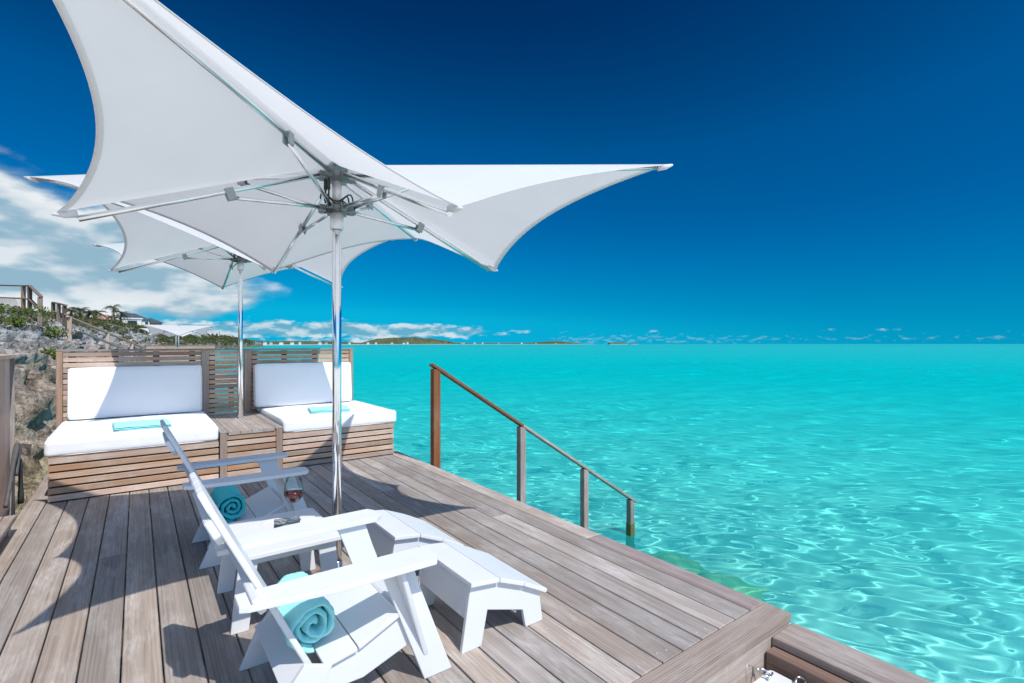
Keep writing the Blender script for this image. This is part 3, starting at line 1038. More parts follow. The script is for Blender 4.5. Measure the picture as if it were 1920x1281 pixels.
def make_parasol():
    root = empty('parasol', (0, 0, 0))
    # canopy: one sheet of cloth
    bm = bmesh.new()
    ns, nt_ = 26, 16
    grid = {}
    for k in range(8):
        for i in range(ns + 1):
            for j in range(nt_):
                s = 0.02 + 0.98 * i / ns
                grid[(k * nt_ + j, i)] = bm.verts.new(canopy_point(k, s, j / nt_))
    tot = 8 * nt_
    for c in range(tot):
        for i in range(ns):
            f = bm.faces.new((grid[(c, i)], grid[(c, i + 1)], grid[((c + 1) % tot, i + 1)], grid[((c + 1) % tot, i)]))
            f.smooth = True
    can = bm_obj('canopy', bm, CANVAS, root)
    # hem along each free edge
    for k in range(8):
        bm = bmesh.new()
        rows = []
        for j in range(25):
            tt = j / 24
            rows.append([bm.verts.new(canopy_point(k, sv, tt, dz)) for sv, dz in ((1.003, 0.001), (1.004, -0.004), (0.978, -0.005))])
        for a, b in zip(rows, rows[1:]):
            for q in range(2):
                f = bm.faces.new((a[q], b[q], b[q + 1], a[q + 1])); f.smooth = True
        bm_obj('hem', bm, HEM, can)
    # pole, finial, hub
    tube('pole', [(0, 0, 0.0), (0, 0, 1.3), (0, 0, 2.60)], 0.0285, CHROME, root, 24)
    lathe('pole_foot', [(0.0, .0), (.052, .0), (.052, .012), (.034, .02), (.034, .10), (.0288, .105)], ALU, root, n=24)
    lathe('finial', [(0, 2.74), (.03, 2.735), (.05, 2.70), (.075, 2.675), (.08, 2.662), (0.0, 2.656)], GREYPLASTIC, root, n=20)
    hub = lathe('hub', [(.03, 2.545), (.075, 2.552), (.098, 2.57), (.098, 2.588), (.07, 2.604), (0, 2.606)], DARKMETAL, root, n=24)
    run = lathe('runner', [(.0295, 2.345), (.07, 2.348), (.092, 2.362), (.092, 2.378), (.06, 2.392), (.0295, 2.394)], DARKMETAL, root, n=24)
    lathe('collar', [(.0295, 2.235), (.041, 2.236), (.042, 2.245), (.042, 2.343), (.0295, 2.344)], PALEALU, root, n=24)
    tube('bright_pole_cover', [(0, 0, 2.393), (0, 0, 2.546)], 0.0305, PALEALU, root, 24)  # added pale tube that brightens the pole where chrome mirrors the dark hub
    BR = 0.64
    for k in range(8):
        a = PH + k * math.pi / 4
        dr = Vector((math.cos(a), math.sin(a), 0))
        tip = par_tip(k)
        h0 = dr * 0.085 + Vector((0, 0, 2.578))
        e = tip - Vector((0, 0, 0.019)) - dr * 0.075
        rib = tube('rib', [h0, e], 0.0145, ALU, root, 10)
        R_ = HI_R if k % 2 == 0 else LO_R
        f = (BR - 0.085) / (R_ - 0.12)
        bp = h0.lerp(e, f)
        # bracket: two grey cheeks and a bridge round the rib
        ax = (e - h0).normalized()
        side = ax.cross(Vector((0, 0, 1))).normalized()
        upv = side.cross(ax).normalized()
        # bracket: a grey yoke over the rib, its cheeks hanging below for the strut
        U = [(-.020, .016), (.020, .016), (.020, -.046), (.0135, -.052), (.0135, -.012), (-.0135, -.012), (-.0135, -.052), (-.020, -.046)]
        bm_obj('bracket', u_prism(U, bp, ax, side, upv, 0.046), GREYPLASTIC, rib)
        s0 = dr * 0.082 + Vector((0, 0, 2.366))
        s1 = bp - upv * 0.036
        tube('strut', [s0, s1], 0.0115, ALU, root, 10)
        # joints on hub and runner
        tg_ = Vector((-dr.y, dr.x, 0))
        U = [(-.018, -.018), (.018, -.018), (.018, .018), (.011, .018), (.011, -.006), (-.011, -.006), (-.011, .018), (-.018, .018)]
        for zc, nm, pa in ((2.574, 'hub_joint', hub), (2.362, 'runner_joint', run)):
            bm_obj(nm, u_prism(U, dr * 0.094 + Vector((0, 0, zc)), dr, tg_, Vector((0, 0, 1)), 0.042), DARKMETAL, pa)
        # pocket on the canopy corner
        bm = bmesh.new()
        p0 = tip - ax * 0.07
        tube_geo(bm, [p0 - upv * 0.022, tip - ax * 0.02 - upv * 0.016, tip + ax * 0.022 - upv * 0.004], [0.019, 0.016, 0.006], 10)
        bmesh.ops.scale(bm, verts=bm.verts, vec=(1, 1, 1))
        bm_obj('corner_pocket', bm, HEM, can, smooth=True)
    # hoisting line between runner and hub
    for (x, y) in ((-0.078, -0.02), (-0.066, -0.048)):
        tube('hoisting_line', [(x, y, 2.39), (x, y, 2.47), (x, y, 2.475), (x, y, 2.53), (x, y, 2.545)], [.006, .006, .011, .011, .006], ROPE, root, 8)
    for z0, rr_ in ((2.425, .10), (2.415, .075)):
        pts = []
        for q in range(19):
            b = 2.9 + q / 18 * 4.6
            pts.append((rr_ * math.cos(b), rr_ * math.sin(b) * .9, z0 + 0.03 * math.sin(q * .8)))
        tube('rope_loop', pts, 0.005, ROPE, root, 7)
    box('pulley', (-.082, -.044), (-.085, -.045), (2.325, 2.372), ROPE, root, 0.004)
    # cleat low on the pole
    tube('cleat', [(-0.075, -0.022, .248), (-0.065, -0.02, .226), (-0.034, -0.011, .21), (-0.034, -0.011, .19), (-0.06, -0.02, .175), (-0.07, -0.022, .158)], 0.005, STEEL, root, 7)
    return root


par = make_parasol()
PGROUP = 'white parasols with upswept corners'
tag(par, 'large white parasol in front, its chrome pole standing between the lounge chairs', 'parasol', PGROUP)
par.location = (1.034, 3.282, 0)
par2 = copy_tree(par)
par2.location = (1.09, 7.44, 0.235)
par2.rotation_euler.z = -0.05
tag(par2, 'second white parasol rising from the slatted table between the two daybeds', 'parasol', PGROUP)
for (x, y, z, rz, lb) in ((1.72, 31.1, -0.2, -0.14, 'nearer of the two small white parasols on the far deck'),
                          (1.86, 36.0, -0.2, 0.10, 'farther small white parasol mostly hidden behind the one on the far deck')):
    p3 = copy_tree(par)
    p3.location = (x, y, z)
    p3.rotation_euler.z = rz
    tag(p3, lb, 'parasol', PGROUP)

# ------------------------------------------------------------------ slatted daybeds with table between
BYL, BYR, BYT = 6.385, 6.44, 6.40        # front planes: left base, right base, table
BYB = 8.02                               # front of the back screen
bed = empty('slatted_daybed', (1.0, 7.2, 0))
tag(bed, 'long built-in slatted teak daybed with tall slatted back and middle table', 'daybed')


def bpart(name, parent=None):
    o = bpy.data.objects.new(name, None)
    o.empty_display_size = 0.1
    return link(o, parent or bed)


def bbox(name, x, y, z, mat, parent, bevel=0.004):
    o = box(name, x, y, z, mat, parent, bevel)
    o.location = Vector(o.location) - Vector(bed.location)
    return o


def slat_stack(parent, xa, xb, ya, yb, z0, z1, n, gap, mat=BED):
    h = (z1 - z0 - gap * (n - 1)) / n
    for i in range(n):
        z = z0 + i * (h + gap)
        bbox('slat', (xa, xb), (ya, yb), (z, z + h), mat, parent, 0.003)


# bases
for nm, xa, xb, yf in (('left_base', -0.672, 0.722, BYL), ('right_base', 1.392, 2.795, BYR)):
    b = bpart('base')
    slat_stack(b, xa, xb, yf, yf + 0.022, 0.012, 0.418, 6, 0.017)
    sx = (xa, xa + 0.022) if nm == 'left_base' else (xb - 0.022, xb)
    slat_stack(b, sx[0], sx[1], yf + 0.026, BYB - 0.03, 0.012, 0.418, 6, 0.017)
    bbox('core', (xa + 0.03, xb - 0.03), (yf + 0.032, BYB - 0.02), (0.004, 0.40), DARKW, b, 0.002)
    bbox('platform', (xa + 0.002, xb - 0.002), (yf + 0.002, BYB - 0.01), (0.419, 0.432), BED, b, 0.002)
# table between
tb = bpart('table')
TX0, TX1 = 0.734, 1.380
bbox('post', (TX0, TX0 + 0.07), (BYT - 0.012, BYT + 0.05), (0.004, 0.500), BEDP, tb)
bbox('post', (TX1 - 0.07, TX1), (BYT - 0.012, BYT + 0.05), (0.004, 0.500), BEDP, tb)
slat_stack(tb, TX0 + 0.072, TX1 - 0.072, BYT + 0.002, BYT + 0.024, 0.012, 0.478, 7, 0.015)
bbox('core', (TX0 + 0.03, TX1 - 0.03), (BYT + 0.055, BYB - 0.02), (0.004, 0.478), DARKW, tb, 0.002)
bbox('side_board', (TX0, TX0 + 0.08), (BYT - 0.012, BYB - 0.01), (0.502, 0.524), RAILG, tb)
bbox('side_board', (TX1 - 0.08, TX1), (BYT - 0.012, BYB - 0.01), (0.502, 0.524), RAILG, tb)
nb = 4
wv = (TX1 - TX0 - 0.164) / nb
for i in range(nb):
    xa = TX0 + 0.082 + i * wv
    bbox('top_board', (xa + .0015, xa + wv - .0015), (BYT - 0.010, BYB - 0.01), (0.480, 0.5225), BREAD, tb, 0.002)
# back screen
bs = bpart('back_screen')
BZ = 1.432
bbox('cap', (-0.775, 2.785), (BYB - 0.012, BYB + 0.075), (BZ - 0.024, BZ), RAILG, bs, 0.004)
POSTS = [(-0.772, -0.712), (0.700, 0.790), (1.225, 1.315), (2.722, 2.780)]
for a, b in POSTS:
    bbox('post', (a, b), (BYB - 0.010, BYB + 0.06), (0.0045, BZ - 0.026), BEDP, bs, 0.004)
NS = 21
z0, z1 = 0.03, BZ - 0.034
gap = 0.0135
h = (z1 - z0 - gap * (NS - 1)) / NS
for (a, b) in ((-0.710, 0.698), (0.792, 1.223), (1.317, 2.720)):
    for i in range(NS):
        z = z0 + i * (h + gap)
        bbox('slat', (a, b), (BYB + 0.004, BYB + 0.026), (z, z + h), BED, bs, 0.003)
for x in (-0.63, -0.22, 0.20, 0.60, 0.83, 1.18, 1.36, 1.76, 2.20, 2.66):
    bbox('batten', (x - 0.035, x + 0.035), (BYB + 0.028, BYB + 0.062), (0.03, BZ - 0.03), DARKW, bs, 0.003)


# ------------------------------------------------------------------ cushions
def cushion(name, size, seed, crown=0.012, edge=0.05, lean=0.0):
    sx, sy, sz = size
    bm = bmesh.new()
    nx, ny, nz = max(8, int(sx / 0.035)), max(6, int(sy / 0.035)), max(6, int(sz / 0.035))
    vid = {}

    def V(i, j, k):
        key = (i, j, k)
        if key not in vid:
            p = Vector((i / nx - .5, j / ny - .5, k / nz - .5))
            q = Vector((p.x * sx, p.y * sy, p.z * sz))
            # round the edges
            r = edge
            inner = Vector((max(-sx / 2 + r, min(sx / 2 - r, q.x)), max(-sy / 2 + r, min(sy / 2 - r, q.y)), max(-sz / 2 + r, min(sz / 2 - r, q.z))))
            d = q - inner
            if d.length > r:
                q = inner + d.normalized() * r
            vid[key] = bm.verts.new(q)
        return vid[key]
    for i in range(nx):
        for j in range(ny):
            for k in (0, nz):
                bm.faces.new((V(i, j, k), V(i + 1, j, k), V(i + 1, j + 1, k), V(i, j + 1, k)))
    for i in range(nx):
        for k in range(nz):
            for j in (0, ny):
                bm.faces.new((V(i, j, k), V(i + 1, j, k), V(i + 1, j, k + 1), V(i, j, k + 1)))
    for j in range(ny):
        for k in range(nz):
            for i in (0, nx):
                bm.faces.new((V(i, j, k), V(i, j + 1, k), V(i, j + 1, k + 1), V(i, j, k + 1)))
    bmesh.ops.recalc_face_normals(bm, faces=bm.faces)
    P = np.array([v.co[:] for v in bm.verts])
    n1 = fbm(P[:, 0] * 3 + seed, P[:, 1] * 3, P[:, 2] * 3, 3, seed=seed)
    n2 = fbm(P[:, 0] * 11 + seed, P[:, 1] * 11, P[:, 2] * 6, 3, seed=seed + 3, ridged=True)
    bmesh.ops.recalc_face_normals(bm, faces=bm.faces)
    bm.normal_update()
    for v, a, b in zip(bm.verts, n1, n2):
        u = (1 - (2 * v.co.x / sx) ** 2) * (1 - (2 * v.co.y / sy) ** 2) if sz < sy else (1 - (2 * v.co.x / sx) ** 2) * (1 - (2 * v.co.z / sz) ** 2)
        v.co += v.normal * (crown * max(0, u) + 0.006 * float(a) + 0.0030 * float(b))
    return bm


def piping(sx, sy, sz, edge, plane, side):
    """corded seam round the two large faces"""
    bm = bmesh.new()
    pts = []
    for t_ in range(81):
        a = 2 * math.pi * t_ / 80
        c, s = math.cos(a), math.sin(a)
        n = 0.14
        u = math.copysign(abs(c) ** n, c); w = math.copysign(abs(s) ** n, s)
        pts.append((u, w))
    for sg in (side,):
        if plane == 'xy':
            P = [(u * (sx / 2 - edge * .28), w * (sy / 2 - edge * .28), sg * (sz / 2 - edge * .28)) for u, w in pts]
        else:
            P = [(u * (sx / 2 - edge * .28), sg * (sy / 2 - edge * .28), w * (sz / 2 - edge * .28)) for u, w in pts]
        tube_geo(bm, P, 0.0045, 6, cap=False)
    return bm


def put_cushion(name, label, xr, yr, zr, seed, rx=0.0, upright=False, edge=0.027):
    s = (xr[1] - xr[0], yr[1] - yr[0], zr[1] - zr[0])
    c = ((xr[0] + xr[1]) / 2, (yr[0] + yr[1]) / 2, (zr[0] + zr[1]) / 2)
    o = bm_obj(name, cushion(name, s, seed, edge=edge), CUSHION, None, c, smooth=True)
    o.rotation_euler = (rx, 0, 0)
    tag(o, label, 'cushion', 'white daybed cushions')
    for sg in (-1, 1):
        bm_obj('piping', piping(s[0], s[1], s[2], edge, 'xz' if upright else 'xy', sg), CUSHION, o)
    return o


put_cushion('seat_cushion', 'wide white seat cushion on the left daybed by the rocks', (-0.700, 0.722), (BYL - 0.012, 7.985), (0.433, 0.592), 5)
put_cushion('seat_cushion', 'wide white seat cushion on the right daybed nearest the sea', (1.395, 2.830), (BYR - 0.012, 7.985), (0.433, 0.592), 6)
put_cushion('back_cushion', 'white back cushion half in shade leaning on the left slatted back', (-0.655, 0.690), (7.80, 7.965), (0.602, 1.212), 7, rx=R(-5), upright=True, edge=0.033)
put_cushion('back_cushion', 'white back cushion leaning on the right slatted back beside the sea', (1.325, 2.690), (7.80, 7.965), (0.602, 1.212), 8, rx=R(-5), upright=True, edge=0.033)


# folded towels
def folded_towel(label, c, size, rz, seed):
    root = empty('folded_towel', c, rz)
    tag(root, label, 'towel', 'folded turquoise towels on the daybeds')
    sx, sy, sz = size
    L = 3
    for i in range(L):
        bm = bmesh.new()
        nx, ny = 26, 18
        hh = sz / L
        top, bot = {}, {}
        for a in range(nx + 1):
            for b in range(ny + 1):
                x = (a / nx - .5) * sx * (1 - 0.012 * i); y = (b / ny - .5) * sy * (1 - 0.02 * i)
                e = min(a, nx - a, b, ny - b)
                rd = 0 if e > 0 else hh * 0.38
                w = 0.003 * float(vnoise(np.array([x * 9 + seed]), np.array([y * 9 + i * 7.0]), seed=seed)[0])
                top[a, b] = bm.verts.new((x, y, hh * (i + 0.97) - rd + w))
                bot[a, b] = bm.verts.new((x, y, hh * (i + 0.03) + rd + (w if i else 0)))
        for a in range(nx):
            for b in range(ny):
                bm.faces.new((top[a, b], top[a + 1, b], top[a + 1, b + 1], top[a, b + 1]))
                bm.faces.new((bot[a, b], bot[a, b + 1], bot[a + 1, b + 1], bot[a + 1, b]))
        for a in range(nx):
            for b in (0, ny):
                bm.faces.new((top[a, b], top[a + 1, b], bot[a + 1, b], bot[a, b]))
        for b in range(ny):
            for a in (0, nx):
                bm.faces.new((top[a, b], top[a, b + 1], bot[a, b + 1], bot[a, b]))
        bm_obj('fold', bm, TOWELP if i == L - 1 else TOWEL, root, smooth=True)
    return root


folded_towel('folded pale turquoise towel lying on the left daybed cushion', (0.04, 6.84, 0.600), (0.50, 0.52, 0.040), R(3), 4)
folded_towel('folded pale turquoise towel lying on the right daybed cushion', (2.07, 6.92, 0.600), (0.50, 0.46, 0.040), R(-10), 9)

# ------------------------------------------------------------------ white lounge chairs
TK = 0.022


def make_chair():
    root = empty('lounge_chair', (0.75, 2.33, 0))
    off = (-0.75, -2.33, 0)
    YN, YF = 2.040, 2.615                 # outer faces of the side frames

    def pr(name, poly, axis, a, b, parent=root, bevel=0.0035):
        return prism(name, poly, axis, a, b, WHITE, parent, bevel, 2, off)
    for sgn, yo in ((1, YN), (-1, YF)):
        ya, yb = (yo, yo + TK) if sgn > 0 else (yo - TK, yo)
        # front leg: a plank leaning forward towards the foot
        fl = pr('leg', [(1.032, 0.0), (1.170, 0.0), (1.006, 0.43), (0.965, 0.555), (0.822, 0.555)], 'y', ya, yb)
        # rear leg
        pr('leg', [(0.375, 0.0), (0.505, 0.0), (0.625, 0.215), (0.520, 0.255), (0.448, 0.165)], 'y', ya + 0.001 * sgn, yb + 0.001 * sgn)
        # seat rail, inside the legs
        ra, rb = (ya + TK + 0.001, yb + TK + 0.001) if sgn > 0 else (ya - TK - 0.001, yb - TK - 0.001)
        pr('seat_rail', [(0.425, 0.120), (0.560, 0.105), (0.760, 0.105), (0.975, 0.175), (0.975, 0.285), (0.925, 0.312), (0.850, 0.300), (0.715, 0.222), (0.585, 0.206), (0.505, 0.212), (0.450, 0.168)], 'y', ra, rb)
        # fin that carries the overhanging arm: plane across the leg, tapering to a point
        bm = bmesh.new()
        o1 = -sgn
        pts = [(0.885, yo, 0.552), (0.885, yo + o1 * 0.088, 0.552), (1.040, yo + o1 * 0.004, 0.120), (1.040, yo, 0.105)]
        ax = Vector((0.93, 0, 0.36)).normalized() * (TK / 2)
        v0 = [bm.verts.new(Vector(p) - ax) for p in pts]
        v1 = [bm.verts.new(Vector(p) + ax) for p in pts]
        bm.faces.new(v0); bm.faces.new(v1[::-1])
        for q in range(4):
            bm.faces.new((v0[q], v1[q], v1[(q + 1) % 4], v0[(q + 1) % 4]))
        bmesh.ops.recalc_face_normals(bm, faces=bm.faces)
        bmesh.ops.bevel(bm, geom=list(bm.edges), offset=0.003, segments=2, affect='EDGES')
        bm_obj('arm_fin', bm, WHITE, root, off)
        # arm rest
        yi, ye = (2.088, 1.918) if sgn > 0 else (2.567, 2.737)
        s_ = -1 if sgn > 0 else 1
        poly = [(0.285, yi), (1.020, yi), (1.052, yi + s_ * 0.03), (1.052, ye - s_ * 0.04), (1.028, ye), (0.60, ye - s_ * 0.004), (0.315, ye - s_ * 0.045), (0.285, ye - s_ * 0.06)]
        pr('armrest', poly, 'z', 0.557, 0.581)
    # seat slats follow the dished rails
    seat = [((0.925, 0.313), (0.985, 0.272)), ((0.738, 0.236), (0.918, 0.316)), ((0.598, 0.208), (0.730, 0.233)), ((0.470, 0.195), (0.500, 0.214))]
    for q, ((xa, za), (xb, zb)) in enumerate(seat[:3]):
        d = Vector((xb - xa, zb - za)); n = Vector((-d.y, d.x)).normalized() * TK
        pr('seat_slat', [(xa, za + .0015), (xb, zb + .0015), (xb + n.x, zb + n.y), (xa + n.x, za + n.y)], 'y', YN + 0.004, YF - 0.004)
    # rear cross board closing the frame behind the back
    pr('rear_board', [(0.440, 0.178), (0.452, 0.160), (0.545, 0.212), (0.535, 0.232)], 'y', YN + 0.003, YF - 0.003)
    # reclined back of four planks
    BX, BZ0 = 0.578, 0.185
    rec = math.atan2(0.417, 0.84)
    ux, uz = -math.sin(rec), math.cos(rec)           # up the back
    nx, nz = -math.cos(rec), -math.sin(rec)          # towards the rear
    wid = 0.115
    y0 = 2.0985
    LB = 0.865
    for q in range(4):
        ya = y0 + q * (wid + 0.004)
        yb = ya + wid
        la, lb = (LB - 0.075, LB) if q == 0 else ((LB, LB - 0.075) if q == 3 else (LB, LB))
        bm = bmesh.new()
        prof = [(ya, 0.0), (yb, 0.0), (yb, lb), (ya, la)]
        if q == 0: prof = [(ya, 0.0), (yb, 0.0), (yb, LB), (ya + 0.055, LB), (ya, LB - 0.06)]
        if q == 3: prof = [(ya, 0.0), (yb, 0.0), (yb, LB - 0.06), (yb - 0.055, LB), (ya, LB)]
        v0 = [bm.verts.new((BX + ux * l, y, BZ0 + uz * l)) for y, l in prof]
        v1 = [bm.verts.new((BX + ux * l + nx * TK, y, BZ0 + uz * l + nz * TK)) for y, l in prof]
        bm.faces.new(v0); bm.faces.new(v1[::-1])
        m_ = len(prof)
        for w in range(m_):
            bm.faces.new((v0[w], v1[w], v1[(w + 1) % m_], v0[(w + 1) % m_]))
        bmesh.ops.recalc_face_normals(bm, faces=bm.faces)
        bmesh.ops.bevel(bm, geom=list(bm.edges), offset=0.0035, segments=2, affect='EDGES')
        bm_obj('back_slat', bm, WHITE, root, off)
    # braces behind the back
    for (l0, l1, ya, yb, dp, nm) in ((0.66, 0.785, 2.090, 2.567, 0.001, 'back_brace'), (0.392, 0.490, 1.965, 2.690, 0.001, 'arm_brace')):
        bm = bmesh.new()
        c = 0.045
        prof = [(ya + c, l0), (yb - c, l0), (yb, l0 + c), (yb, l1 - 0.01), (ya, l1 - 0.01), (ya, l0 + c)]
        t0, t1 = TK + dp, TK * 2 + dp + 0.004
        v0 = [bm.verts.new((BX + ux * l + nx * t0, y, BZ0 + uz * l + nz * t0)) for y, l in prof]
        v1 = [bm.verts.new((BX + ux * l + nx * t1, y, BZ0 + uz * l + nz * t1)) for y, l in prof]
        bm.faces.new(v0); bm.faces.new(v1[::-1])
        m_ = len(prof)
        for w in range(m_):
            bm.faces.new((v0[w], v1[w], v1[(w + 1) % m_], v0[(w + 1) % m_]))
        bmesh.ops.recalc_face_normals(bm, faces=bm.faces)
        bmesh.ops.bevel(bm, geom=list(bm.edges), offset=0.0035, segments=2, affect='EDGES')
        bm_obj(nm, bm, WHITE, root, off)
    # steel bolt heads
    for (x, z) in ((0.945, 0.235), (0.885, 0.225)):
        bm = bmesh.new(); lathe_geo(bm, [(0, .004), (.006, .0035), (.008, 0)], 10)
        bm_obj('bolt', bm, STEEL, root, (x - .75, YN + TK - 2.33 + .02, z), rot=(math.pi / 2, 0, 0))
    return root


ch1 = make_chair()
tag(ch1, 'white slatted lounge chair in the foreground, in full sun', 'chair', 'white lounge chairs')
ch2 = copy_tree(ch1)
ch2.location = (0.75 - 0.045, 2.33 + 1.885, 0)
tag(ch2, 'white lounge chair behind the side table, in the parasol shade', 'chair', 'white lounge chairs')


def make_ottoman():
    root = empty('footstool', (1.51, 2.36, 0))
    off = (-1.51, -2.36, 0)
    side = [(1.258, 0.0), (1.372, 0.0), (1.408, 0.168), (1.632, 0.098), (1.652, 0.0), (1.768, 0.0), (1.744, 0.168), (1.620, 0.232), (1.466, 0.295), (1.309, 0.315)]
    for ya, yb in ((2.098, 2.120), (2.600, 2.622)):
        prism('side_panel', side, 'y', ya, yb, WHITE, root, 0.0035, 2, off)
    tops = [((1.296, 0.3185), (1.463, 0.2985)), ((1.467, 0.297), (1.619, 0.235)), ((1.623, 0.233), (1.772, 0.156))]
    for (xa, za), (xb, zb) in tops:
        d = Vector((xb - xa, zb - za)); n = Vector((-d.y, d.x)).normalized() * TK
        prism('top_slat', [(xa, za), (xb, zb), (xb + n.x, zb + n.y), (xa + n.x, za + n.y)], 'y', 2.072, 2.648, WHITE, root, 0.004, 2, off)
    prism('apron', [(1.288, 0.150), (1.308, 0.147), (1.334, 0.311), (1.313, 0.3145)], 'y', 2.121, 2.599, WHITE, root, 0.003, 2, off)
    bm = bmesh.new(); tube_geo(bm, [(1.60, 2.12, .09), (1.60, 2.60, .09)], 0.007, 8)
    bm_obj('stretcher_rod', bm, STEEL, root, off)
    return root


ot1 = make_ottoman()
tag(ot1, 'white footstool with three top slats in front of the nearest chair', 'footstool', 'white footstools')
ot2 = copy_tree(ot1)
ot2.location = (1.51 - 0.055, 2.36 + 0.775, 0)
tag(ot2, 'white footstool standing close beside the chrome parasol pole', 'footstool', 'white footstools')


def make_side_table():
    root = empty('side_table', (0.68, 3.22, 0))
    off = (-0.68, -3.22, 0)
    side = [(0.385, 0.0), (0.470, 0.0), (0.512, 0.338), (0.826, 0.338), (0.865, 0.0), (0.955, 0.0), (0.918, 0.374), (0.425, 0.374)]
    for ya, yb in ((2.940, 2.962), (3.472, 3.494)):
        prism('side_panel', side, 'y', ya, yb, WHITE, root, 0.0035, 2, off)
    prism('table_top', [(0.400, 2.905), (0.945, 2.905), (0.945, 3.500), (0.925, 3.528), (0.400, 3.528)], 'z', 0.3755, 0.400, WHITE, root, 0.004, 2, off)
    return root


tag(make_side_table(), 'white low side table between the two lounge chairs', 'table')


# rolled towels: a spiral of cloth
def rolled_towel(label, c, rad, length, mat, seed, rx=0.0):
    root = empty('rolled_towel', c)
    root.rotation_euler = (0, rx, 0)
    tag(root, label, 'towel', 'rolled turquoise towels on the chairs')
    turns, th = 2.75, rad / 3.5
    n = 190
    m_ = 14
    bm = bmesh.new()
    rng = random.Random(seed)
    prof = []
    for i in range(n + 1):
        a = i / n * turns * 2 * math.pi
        r = 0.012 + (rad - 0.012) * (i / n)
        wob = 1 + 0.06 * math.sin(a * 1.0 + seed) + 0.035 * math.sin(a * 3 + seed * 2) + 0.02 * math.sin(a * 7.3 + seed)
        prof.append((math.cos(a) * r * wob, math.sin(a) * r * wob * 0.97, th * 0.42))
    rows = []
    for side in (1, -1):
        rr = []
        for i, (x, z, t_) in enumerate(prof):
            d = math.hypot(x, z) or 1
            k = (d + side * t_) / d
            row = []
            for j in range(m_ + 1):
                y = (j / m_ - .5) * length
                e = 1.0 - 0.10 * (abs(2 * j / m_ - 1) ** 12)
                jit = 0.012 * math.sin(i * 0.05 + seed) + 0.004 * math.sin(i * .31 + j)
                row.append(bm.verts.new((x * k * (1 if j not in (0, m_) else (d + side * t_ * 0.45) / (d + side * t_)), y + jit * (1 if j in (0, m_) else 0.4),
                                         z * k * (1 if j not in (0, m_) else (d + side * t_ * 0.45) / (d + side * t_)))))
            rr.append(row)
        rows.append(rr)
    for side in (0, 1):
        rr = rows[side]
        for i in range(n):
            for j in range(m_):
                bm.faces.new((rr[i][j], rr[i + 1][j], rr[i + 1][j + 1], rr[i][j + 1]))
    for i in range(n):
        for j in (0, m_):
            bm.faces.new((rows[0][i][j], rows[0][i + 1][j], rows[1][i + 1][j], rows[1][i][j]))
    for j in range(m_):
        for i in (0, n):
            bm.faces.new((rows[0][i][j], rows[0][i][j + 1], rows[1][i][j + 1], rows[1][i][j]))
    P = np.array([v.co[:] for v in bm.verts])
    nn = fbm(P[:, 0] * 30 + seed, P[:, 1] * 30, P[:, 2] * 30, 4, seed=seed, gain=0.6)
    bmesh.ops.recalc_face_normals(bm, faces=bm.faces); bm.normal_update()
    for v, k in zip(bm.verts, nn):
        v.co += v.normal * 0.0085 * float(k)
    o = bm_obj('spiral_roll', bm, mat, root, smooth=True)
    # loose outer flap folded over the front end
    return root


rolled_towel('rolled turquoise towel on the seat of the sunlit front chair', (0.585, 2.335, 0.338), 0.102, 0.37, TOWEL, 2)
rolled_towel('rolled turquoise towel on the rear chair, its colour darkened for shade', (0.545, 4.215, 0.338), 0.102, 0.37, TOWEL_SHADED, 5)

# ------------------------------------------------------------------ magazine and wine glass
mag = empty('magazine', (0.745, 3.275, 0.4005), R(-12))
tag(mag, 'open white magazine with a dark photograph lying on the side table', 'magazine')
PAPER = plain('magazine_paper', (.78, .77, .75), 0.45, vary=0.02)
mp, tp, op = new_mat('printed_photograph')
cp = tp.node('ShaderNodeTexCoord').outputs['Object']
pn = tp.noise(cp, 16, 5, 0.6, 0.8)
pcol = tp.ramp(tp.math('ADD', pn, tp.math('MULTIPLY', tp.sep(cp)[1], 1.2)), [(0.38, (.02, .022, .025)), (0.5, (.09, .11, .12)), (0.58, (.45, .46, .46)), (0.66, (.05, .055, .06))])
principled(tp, op, **{'Base Color': pcol, 'Roughness': 0.3})
def page(name, xa, xb, mat, parent, curl, z0=0.0, ya=-0.115, yb=0.115):
    bm = bmesh.new()
    n = 12
    tp_, bt = [], []
    for i in range(n + 1):
        u = i / n
        x = xa + (xb - xa) * u
        z = z0 + 0.006 + curl * math.sin(u * math.pi) * 0.8
        tp_.append([bm.verts.new((x, y, z)) for y in (ya, yb)])
        bt.append([bm.verts.new((x, y, z0)) for y in (ya, yb)])
    for i in range(n):
        bm.faces.new((tp_[i][0], tp_[i + 1][0], tp_[i + 1][1], tp_[i][1]))
        bm.faces.new((bt[i][0], bt[i][1], bt[i + 1][1], bt[i + 1][0]))
        for s in (0, 1):
            bm.faces.new((tp_[i][s], tp_[i + 1][s], bt[i + 1][s], bt[i][s]))
    bm.faces.new((tp_[0][0], tp_[0][1], bt[0][1], bt[0][0])); bm.faces.new((tp_[n][0], tp_[n][1], bt[n][1], bt[n][0]))
    return bm_obj(name, bm, mat, parent, smooth=False)
page('page', -0.150, 0.0, PAPER, mag, 0.006)
page('page', 0.001, 0.150, PAPER, mag, 0.005)
pl = mesh_obj('picture', [(-0.085 + 0.145 * i / 8, y, 0.0072 + (0.006 if i < 5 else 0.005) * 0.8 * math.sin(min(1, abs((-0.085 + 0.145 * i / 8)) / 0.15) * math.pi)) for i in range(9) for y in (-0.10, 0.095)],
              [(2 * i, 2 * i + 2, 2 * i + 3, 2 * i + 1) for i in range(8)], mp, mag)

